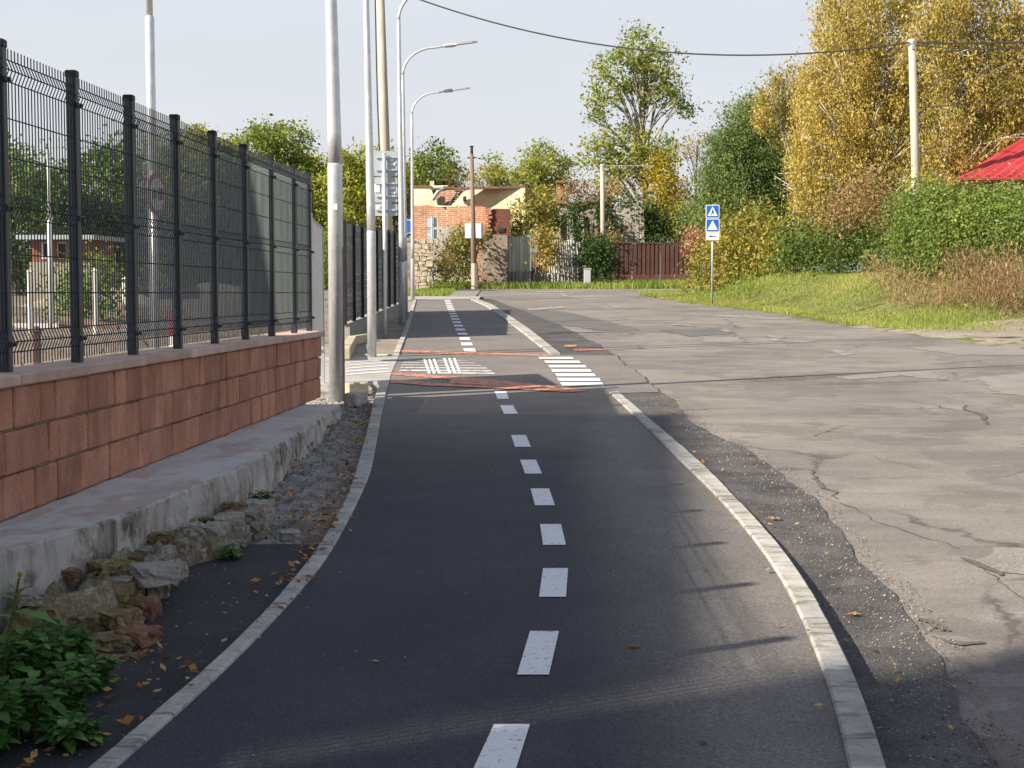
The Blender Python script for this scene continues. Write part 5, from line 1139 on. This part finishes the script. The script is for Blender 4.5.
tree('tree', 'green tree partly behind the thick concrete pole and sign backs', 'tree', 392, 82, [(388,170,20,22,2.2,0),(400,195,24,34,2.3,0,.05),(380,215,24,38,2.3,0,.05)], .22, L['acacia'], M['bark'], group=BG, sig=.34, tone=(.45,.2), layers=2.2)
tree('tree', 'dark green tree rising behind the left end of the brick ruin', 'tree', 432, 88, [(432,165,26,20,2.3,0),(424,185,26,26,2.3,0),(446,182,20,20,2.2,0,-.05),(418,215,20,34,2.2,0,-.1)], .24, L['acacia'], M['bark'], group=BG, sig=.36, tone=(.30,.18), layers=2.2)
tree('tree', 'small yellow-green tree above the roofless cream wall, right of the wooden pole', 'tree', 495, 92, [(493,168,13,14,1.6,0,.1),(487,180,16,12,1.8,0,.05),(507,176,12,14,1.6,0)], .22, L['acacia'], M['bark'], group=BG, sig=.3, tone=(.66,.18), layers=1.6)
tree('tree', 'broad yellow-green tree above the ivy between the two ruins', 'tree', 540, 90, [(540,160,22,17,2.2,0,.05),(530,178,22,16,2.2,0),(556,172,18,18,2,0,.05),(545,190,26,14,2.2,0)], .22, L['acacia'], M['bark'], group=BG, sig=.32, tone=(.58,.2), layers=1.9)
mass('bare_scrub', [(455,183,86,22,9,1.5),(480,184,86,14,7,1.5)], .14, L['straw'], layers=.8, sig=.5, label='thin brownish scrub sticking up behind the roofless cream wall', tone=(.4,.2), kind='stuff')
# trees seen through the mesh fence
FG = 'trees seen through the mesh fence'
tree('tree', 'dull green tree behind the first panels of the mesh fence', 'tree', 20, 52, [(10,185,50,46,3,0),(45,200,34,40,2.6,2,.05),(15,240,56,40,3,0,-.05)], .2, L['green'], M['bark'], group=FG, sig=.35, tone=(.55,.2), layers=2.2)
tree('tree', 'green pointed tree with the dark lower crown behind the second and third fence panels', 'tree', 112, 55, [(115,162,20,26,2,0,-.05),(100,195,36,40,2.6,0),(125,225,40,44,2.8,0,-.1),(85,240,34,34,2.4,0,-.05),(115,268,36,24,2.4,0,-.1)], .2, L['green'], M['bark'], group=FG, sig=.35, tone=(.5,.2), layers=2.4)
tree('tree', 'yellow-tinged tree behind the tall mast in the fence gap', 'tree', 172, 60, [(165,175,28,34,2.4,0,.2),(185,200,32,50,2.6,0,.15),(160,235,34,44,2.5,0,.0),(190,255,34,40,2.5,0,0)], .21, L['acacia'], M['bark'], group=FG, sig=.35, tone=(.45,.22), layers=2.3)
tree('tree', 'dark green tree beyond the last see-through fence panels', 'tree', 232, 62, [(225,200,30,50,2.4,0,.0),(240,230,34,60,2.5,0,-.1),(215,265,34,40,2.5,0,-.1)], .21, L['green'], M['bark'], group=FG, sig=.35, tone=(.5,.2), layers=2.3)
mass('bush', [(80,300,34,30,26,1.2),(94,285,34,20,26,1.2)], .12, L['hedge'], label='bright green bush in the yard right of the hut', layers=2.5, tone=(.5,.2), sig=.25)
mass('bush', [(15,285,60,40,22,2),(140,285,66,40,18,2),(200,290,66,50,20,2)], .16, L['green'], label='long low band of bushes at the back of the yard', layers=2.5, tone=(.4,.2), sig=.3)
mass('bush', [(330,275,60,22,45,1.5),(300,270,66,25,40,1.5,.1)], .16, L['acacia'], label='yellow-green bush filling the gap between the two fences', layers=2.5, tone=(.5,.2), sig=.3)

# tall robinia in the gap
tree('tall_tree', 'tall airy tree with pale limbs and a broken crown above the far road bend', 'tree', 650, 84,
     [(637,45,17,20,1.4,0),(655,62,24,18,1.6,0),(618,68,24,18,1.5,0),(637,80,22,14,1.6,1,-.05),(665,82,18,18,1.4,0),(608,92,20,12,1.3,0,.1),(672,100,18,10,1.2,0,-.05),(600,118,10,12,1,0,-.05),(596,105,12,9,1,0),(684,112,9,7,.8,0,-.1),(650,100,14,8,1.2,0),
      (630,128,16,10,1.3,0,.1),(610,145,26,14,1.5,0,.1),(645,145,22,16,1.6,0,.05),(665,150,20,14,1.5,0),(590,158,12,8,1,0,.1),(628,165,24,14,1.6,0,0),(610,180,16,14,1.4,0,.1)], .24, L['acacia'], M['palebark'], layers=1.35, sig=.34, nlimb=75, trunk_r=.26, tone=(.52,.17), split=.5, top=(640,55), per=26)
mass('climbing_ivy', [(662,182,82,17,22,1.2,.2),(672,208,82,20,24,1.3,.25),(682,228,81,16,22,1.2,.2),(655,215,82,16,26,1.2,-.1),(660,165,82,10,14,1)], .2, L['yellow'], label='yellow-green climber swallowing the lower trunk of the tall airy tree', layers=2.6, tone=(.35,.22), sig=.28, cat='climber')
tree('bare_tree', 'nearly bare dark-twigged tree right of the tall airy tree', 'tree', 692, 78, [(690,190,12,16,1,0),(700,170,14,10,1,0),(684,150,10,10,1,0,.3),(699,140,4,5,.5,0,.5)], .15, L['rust'], M['bark'], layers=.25, sig=.4, nlimb=26, trunk_r=.12)
mass('bush', [(693,222,78,22,18,1.6,.0),(712,232,76,26,22,1.8,.0),(698,246,78,8,12,1.2,-.1)], .18, L['conifer'], label='soft blue-green bush below the bare twigs, left of the blue signs', layers=2.6, tone=(.55,.18), sig=.3)
# vegetation over the ruins
mass('climbing_ivy', [(518,220,66,9,14,.6,.1),(534,208,68,14,20,.8,.15),(526,222,68,13,10,.8,.0),(548,222,72,9,22,.8,-.35),(540,200,72,16,10,.8,.15),(515,230,65.5,6,8,.5,-.1)], .18, L['ivy'], label='big ivy drape between the brick pier and the grey ruin', layers=2.6, tone=(.45,.2), sig=.25, cat='climber')
mass('yellow_bush', [(546,244,63.6,11,11,.6,.25),(549,257,63.6,7,12,.5,.2),(539,239,63.6,7,6,.5,.2)], .17, L['ivy'], label='yellowish bush hanging over the sheet fence', layers=2.8, tone=(.6,.18), sig=.22)
mass('climbing_ivy', [(577,232,79,5,26,.5,-.1),(610,222,79,6,26,.7,-.05),(600,208,79,10,10,.7,.0),(575,210,79,7,8,.6,0),(552,238,79,6,26,.5,-.2),(655,230,79,14,22,.8,-.15),(648,216,79,8,16,.6,0),(632,203,78,9,5,.6,.1),(618,232,78,3,20,.6,-.1),(576,212,78.5,4,8,.6,.05),(601,230,78,3,18,.5,0)], .2, L['dark'], label='dark ivy curtains hanging over the grey ruin', layers=2.6, tone=(.5,.22), sig=.25, cat='climber')
mass('climbing_ivy', [(590,194,80.5,24,7,.8,.0),(575,190,81,16,9,.8,.1),(612,196,80,10,9,.8,.1),(608,240,77,10,12,.8,.1),(616,190,79,9,7,.7,.2)], .18, L['rust'], label='rust-coloured creeper along the roof line of the grey ruin', layers=1.6, tone=(.35,.2), sig=.3, cat='climber')
mass('bush', [(596,262,64,18,20,.8,-.05),(590,247,64,11,11,.7,0),(607,259,64,8,18,.7,.0)], .16, L['dark'], label='dark rounded bush behind the pale cabinet', layers=3, tone=(.45,.2), sig=.22)
mass('bush', [(458,262,62,17,18,.8,-.1),(463,244,62.5,12,18,.8,.3),(452,272,61,18,12,.8,-.15),(478,240,63,6,16,.6,.0)], .16, L['ivy'], label='bush with yellowing top around the foot of the wooden pole', layers=2.8, tone=(.4,.2), sig=.22, cat='bush')
mass('bare_scrub', [(436,262,58,10,20,.6),(441,272,58,12,12,.6)], .12, L['straw'], layers=.9, sig=.35, label='dry scrub by the stone pier and blue sign plates', tone=(.3,.2), kind='stuff')
mass('pink_bush', [(692,245,66,9,14,.7),(700,238,66,9,10,.7)], .17, L['pink'], label='pinkish-red bush at the right end of the brown metal fence', layers=2.4, tone=(.5,.2), sig=.2)
# mounded climber bank behind the signs
mass('shrub_mound', [(742,262,52,46,28,2.0,.1),(715,274,51,26,16,1.4,.1),(760,240,52,36,30,2.2,-.05),(748,228,54,26,20,2,-.1),(728,248,53,24,18,1.6,.05),(765,272,50,30,22,1.8,.1),(698,286,51,16,8,1.2,.2),(780,255,50,18,24,1.6,.15)], .15, L['ivy'], label='mound of yellowing creeper behind the blue signs', layers=2.5, tone=(.55,.2), sig=.28)
tree('conifer', 'dark green feathery tree between the blue signs and the birches', 'tree', 762, 58, [(755,125,24,24,1.8,0,.05),(745,150,30,26,2,0),(735,175,30,26,2,0,.05),(765,165,36,40,2.4,0,-.15),(722,190,22,14,1.6,0,.1),(740,205,36,22,2.2,0,-.05),(778,200,30,34,2.2,0,-.2),(770,110,20,26,1.6,0,-.05),(712,178,12,8,1,0,.1),(742,112,14,14,1.1,0,.1),(728,150,22,22,1.6,0,.05),(785,140,26,34,2,0,-.1),(718,205,24,16,1.6,0,.05),(750,225,40,20,2,0,-.1)], .17, L['conifer'], M['bark'], layers=2.4, sig=.3, nlimb=60, trunk_r=.2, tone=(.45,.2), aspect=.3, per=40, upbias=.1)
# birches
BK = 'golden birches behind the hedge'
tree('birch_tree', 'small yellow birch drooping over the dark green tree', 'tree', 790, 53, [(785,72,18,16,1.2,0,.05),(770,92,13,24,1.0,0,.1),(792,95,18,26,1.2,0,0),(803,70,12,18,1,0,-.05),(760,105,7,18,.8,0,.15),(800,120,18,30,1.2,0,0)], .12, L['birch'], M['birch'], layers=1.3, sig=.22, droop=1.0, nlimb=40, trunk_r=.09, group=BK, tone=(.32,.2), upbias=0, per=50)
tree('birch_tree', 'big golden birch left of the pale concrete pole', 'tree', 868, 48, [(855,20,36,30,2,0,.05),(875,-20,50,34,2.4,0,0),(845,60,34,34,2,0,.05),(880,60,36,36,2.2,0,.05),(835,105,34,36,2,0,.1),(870,115,38,36,2.2,0,.05),(905,95,30,40,2,1,0),(820,150,34,36,2,0,.0),(850,170,34,40,2.2,0,.1),(890,165,34,40,2.2,0,.05),(815,190,26,26,1.8,0,0),(845,215,34,26,1.8,0,.1),(885,215,30,26,1.8,0,.05),(832,10,20,26,1.4,0,.1),(815,75,18,30,1.4,0,.1),(808,120,16,30,1.2,0,.1)], .108, L['birch'], M['birch'], layers=2.1, sig=.26, droop=1.1, nlimb=110, trunk_r=.17, group=BK, tone=(.48,.2), upbias=0, per=55, top=(862,-60))
tree('birch_tree', 'big golden birch right of the pale concrete pole, with bare white branches at the top', 'tree', 952, 46, [(925,45,30,34,2,0,0),(950,20,34,26,2,0,.05),(985,40,30,24,1.8,0,-.05),(960,75,38,34,2.2,0,0),(1010,60,26,34,1.8,0,-.1),(935,110,34,36,2,0,0),(985,105,36,36,2.2,0,-.15),(1020,120,30,44,2,0,-.1),(945,155,32,36,2,0,.05),(980,150,34,30,2,0,-.1),(925,190,34,26,1.8,0,.1),(960,185,30,24,1.8,0,0),(930,-10,34,24,2,0,0),(1000,5,34,24,1.8,0,.05),(1040,30,34,40,2,0,0),(975,-20,40,24,2,0,0)], .108, L['birch'], M['birch'], layers=1.8, sig=.26, droop=1.0, nlimb=110, trunk_r=.16, group=BK, tone=(.42,.22), upbias=0, per=50, top=(940,-40))
tree('tree', 'dark green tree filling in behind the right birch and the red roof', 'tree', 1000, 56, [(1000,130,40,60,3,0),(960,160,40,50,3,0),(1040,140,40,70,3,0),(920,180,34,44,2.6,0,-.1)], .17, L['acacia'], M['bark'], layers=2., sig=.35, nlimb=40, tone=(.4,.2))
for (a_, b_, c_) in (((948,75),(958,10),(953,-60)),((870,195),(856,90),(851,10))):
    pass
mass('rust_bush', [(862,195,43.5,26,22,1.2,0),(880,212,43,22,16,1,0),(845,215,43,20,18,1,.1)], .11, L['rust'], label='russet shrub in front of the left birch', layers=1.6, tone=(.45,.2), sig=.25)
# shrubs and hedge
mass('bush', [(805,245,46,28,24,1.3,-.05),(835,250,44,26,22,1.3,-.15),(795,262,46,24,16,1.2,-.05),(860,240,44,22,24,1.2,0),(880,255,42,20,22,1.2,-.1)], .13, L['hedge'], label='dark green bushes between the creeper mound and the hedge, under the birches', layers=2.8, tone=(.38,.2), sig=.24, cat='bush')
mass('hedge', [(925,225,37,24,40,1.2,.0),(960,226,36,34,34,1.4,.05),(1000,230,35,36,34,1.6,.05),(1045,230,34,34,36,1.6,0),(945,255,36,30,34,1.2,-.1),(985,262,35,30,26,1.2,-.1),(915,262,37.5,18,34,1.,-.1),(1030,250,34,34,34,1.4,-.05),(908,215,38.5,15,22,1.1,-.1),(935,196,37,18,10,1.,.1),(985,198,36,24,8,1.,.1),(1020,197,35.5,24,8,1.,.1)], .10, L['hedge'], label='tall bright green hedge at the right below the red roof', layers=3.3, tone=(.55,.18), sig=.2, inner=.6, cat='hedge')
mass('dry_weeds', [(985,292,31,40,20,1.2,0),(1020,290,29.5,34,22,1.2,0),(905,285,35,26,10,1,.15),(890,272,38,24,8,1,.2),(940,300,32,36,12,1.,.1),(915,305,33,24,9,.8,.1),(965,268,33,14,16,.7,-.1),(1010,275,31,24,14,1,0)], .13, L['straw'], label='reddish-brown dry weeds in front of the hedge foot', layers=1.8, tone=(.35,.2), sig=.22, aspect=.16, dirs=(.0,0,1.), cat='weeds', kind='stuff')

# grass: blades
def blades(name, region, n, h, mat, label, tone=(.5,.2), wid=.02, cl=None):
    """region: fn(n)->(x,y) arrays"""
    x, y = region(n); z = HG(x, y); hh = h*(.5+rng.random(n))*(1 if cl is None else cl(x, y)); P = np.stack([x, y, z-.01], 1); ln = rng.normal(0, .35, (n, 2))*hh[:, None]
    a = rng.random(n)*math.pi; S = np.stack([np.cos(a), np.sin(a)*.3, 0*a], 1)*wid*(.6+.8*rng.random(n))[:, None]; T = P+np.column_stack([ln, hh])
    V = np.stack([P-S, P+S, T+S*.25, T-S*.25], 1); t = np.clip(rng.normal(tone[0], tone[1], n)+.15*np.sin(x*1.3)*np.sin(y*.9), .01, .99)
    tag(quads(name, V, t, mat, origin=(float(x[0]), float(y[0]), float(z[0]))), label, 'grass', None, 'stuff')
def reg_bank(n):
    y = 28+rng.random(n)*26; x = RR(np.minimum(y, YJ))+.1+rng.random(n)**1.3*9; return x, y
blades('grass', reg_bank, 110000, .065, L['grass'], 'yellow-green grass on the bank right of the road', (.55,.22), .010, cl=lambda x, y: .55+.9*ss((np.sin(x*1.1+y*.4)+np.sin(y*.8-x*.5)+.6)/2))
def reg_far(n): x = -4.5+rng.random(n)*22; y = 60.6+rng.random(n)*11; return x, y
blades('grass', reg_far, 26000, .2, L['grass'], 'bright green grass along the foot of the ruins across the road', (.33,.15), .03)
def reg_left(n): y = YE+3.3+rng.random(n)*(62-YE-3); x = at(476,280,50)[0]-2.8+rng.random(n)*2.7; k = (x < at(448,290,50)[0]) | (x > at(470,290,50)[0]+.2); return x[k], y[k]
def blades2(*a, **k): pass
x_, y_ = reg_left(9000)
blades('grass', lambda n: (x_, y_), len(x_), .12, L['grass'], 'short green grass around the footway at the end of the path', (.35,.15), .02)
tag(mass('tall_grass', [(700,297,43.5,16,8,.8,-.1),(745,292,44,30,12,1,-.1),(800,295,40,24,8,.9,.1),(875,302,36,26,7,.9,.0)], .12, L['grass'], layers=1.2, tone=(.45,.2), sig=.2, aspect=.16, dirs=(.0,0,1.)), 'taller tufts of grass round the foot of the blue signs and along the bank', 'grass', None, 'stuff')
def reg_yard(n): y = 16+rng.random(n)*30; x = LX(y)-.5-rng.random(n)*(y*.3); return x, y
blades('grass', reg_yard, 1800, .08, L['straw'], 'patchy dry grass in the yard behind the mesh fence', (.3,.2), .02)

# weeds near the camera
def weedleaf(mb, p, d, l, w_, t, serr=False):
    d = np.array(d, float); d /= np.linalg.norm(d); s = np.cross(d, (0,0,1.)); s /= np.linalg.norm(s)+1e-9; up = np.cross(s, d); n = 5; V = []
    for k in range(n+1):
        q = k/n; ww = w_*math.sin(math.pi*min(.98, q*.9+.08))**.8*(1 if not serr else (1.25 if k % 2 else .65)); c = p+d*l*q-np.array([0,0,.25*l*q*q]); V += [c-s*ww+up*ww*.25, c, c+s*ww+up*ww*.25]
    mb.add(V, [(k*3+j, k*3+j+1, k*3+j+4, k*3+j+3) for k in range(n) for j in range(2)], t)
def weed(px, py, hgt, nst, spread, lab, leafl=.05, name='weed_plant', lean=(0,0), per=9):
    c = gnd(px, py); z = float(HG(c[0], c[1])); t = thing(name, lab, 'weed', (c[0], c[1], z)); sm = MB(); lm = MB()
    for _ in range(nst):
        a = rng.random()*6.28; tip = np.array([c[0]+spread*math.cos(a)*rng.random()+lean[0], c[1]+spread*math.sin(a)*rng.random()+lean[1], z+hgt*(.5+.5*rng.random())]); b0 = np.array([c[0]+.3*spread*math.cos(a), c[1]+.3*spread*math.sin(a), z-.01]); mid = (b0+tip)/2+(0,0,.1*hgt)
        sm.tube([b0, mid, tip], [.003,.0025,.0015], 5)
        for k in range(per):
            q = .25+.75*k/per; p = b0*(1-q)+tip*q+(0,0,.1*hgt*4*q*(1-q)*.5); aa = k*2.4+rng.random(); l = leafl*(.6+.7*rng.random())
            weedleaf(lm, p, (math.cos(aa), math.sin(aa), .35*rng.normal()+.15), l, l*.34, float(np.clip(rng.normal(.5,.22), 0, 1)))
    sm.build('stem', [M['stemg']], t); lm.build('foliage', [L['weed']], t, smooth=True); return t
M['stemg'] = simple('green_stem', [(.3,(.05,.09,.02)),(.7,(.09,.14,.04))], 20, .6, 0)
WG = 'nettle-like weeds at the bottom left corner'
for i, (px, py, h_, n_, sp_, lb) in enumerate(((20,740,.20,24,.16,'lush leafy weed clump lowest in the corner, at the edge of the black strip'),(60,715,.17,22,.15,'leafy weed clump right of the corner clump, reaching over the black strip'),
    (25,690,.24,24,.15,'leafy weed clump behind the corner clump against the stained concrete'),(85,690,.12,16,.12,'low leafy weed clump nearest the mossy bricks'),(60,662,.15,20,.14,'darker weed clump at the foot of the stained concrete face'),(-20,760,.26,20,.15,'weed clump cut by the left picture edge'),(75,745,.10,16,.12,'low weed clump nearest the bottom edge, right of the corner clump'),(40,672,.20,20,.14,'upright weed clump midway up, behind the jagged tall stem'))):
    w_ = weed(px, py, h_, n_, sp_, lb, .052, per=12); w_['group'] = WG
c = gnd(5, 700); t = thing('sow_thistle', 'tall single-stemmed weed with jagged leaves and a yellow bud against the concrete', 'weed', (c[0], c[1], float(HG(c[0], c[1]))))
P_ = [at(2, 690, c[1]), at(7, 650, c[1]), at(13, 615, c[1]), at(19, 578, c[1])]; mb = MB(); mb.tube(P_, [.008,.007,.005,.004], 6); mb.build('stem', [M['stemg']], t)
mb = MB()
for (px, py, dx, dz, l) in ((13,612,1,.05,.17),(12,618,-.8,.3,.11),(16,600,-.9,.5,.09),(8,645,.5,.2,.12),(8,650,-.7,.0,.12),(17,596,.6,.7,.08),(5,668,.8,.1,.14),(6,660,.9,.5,.10),(4,675,-.6,.4,.12),(16,592,-.5,.9,.06)): weedleaf(mb, at(px, py, c[1]), (dx, -.25, dz), l, l*.20, .85, True)
mb.build('foliage', [L['weed']], t)
mb = MB(); q = at(20, 575, c[1]); mb.tube([q-(0,0,.008), q, q+(0,0,.008), q+(0,0,.012)], [.004,.009,.008,.003], 8); mb.build('bud', [L['yellow']], t)
weed(200, 545, .16, 14, .07, 'green grassy tuft growing on the old footing', .07, 'grass_tuft', per=6); weed(175, 530, .12, 8, .05, 'small tuft against the ledge above the old footing', .05, 'grass_tuft', per=5); weed(232, 560, .10, 8, .05, 'small tuft at the right foot of the old footing', .05, 'grass_tuft', per=5)
weed(262, 505, .10, 12, .08, 'dull green tuft where the old footing meets the gravel', .05, 'grass_tuft', per=5)

# distant hills
mb = MB(); n = 160; V = []; xs_ = np.linspace(-1600, 1600, n)
for k, (yd, hh) in enumerate(((900, 0), (1000, 30), (1150, 46), (1400, 40), (1700, 0))):
    for i, x in enumerate(xs_): V.append((x, yd, (1. if hh == 0 else hh*(.75+.25*math.sin(x*.004+1)+.1*math.sin(x*.021+k))+rng.normal(0, .9))))
mb.add(V, [(k*n+i, k*n+i+1, (k+1)*n+i+1, (k+1)*n+i) for k in range(4) for i in range(n-1)]); tag(mb.build('hills', [M['hill']], smooth=True), kind='structure')
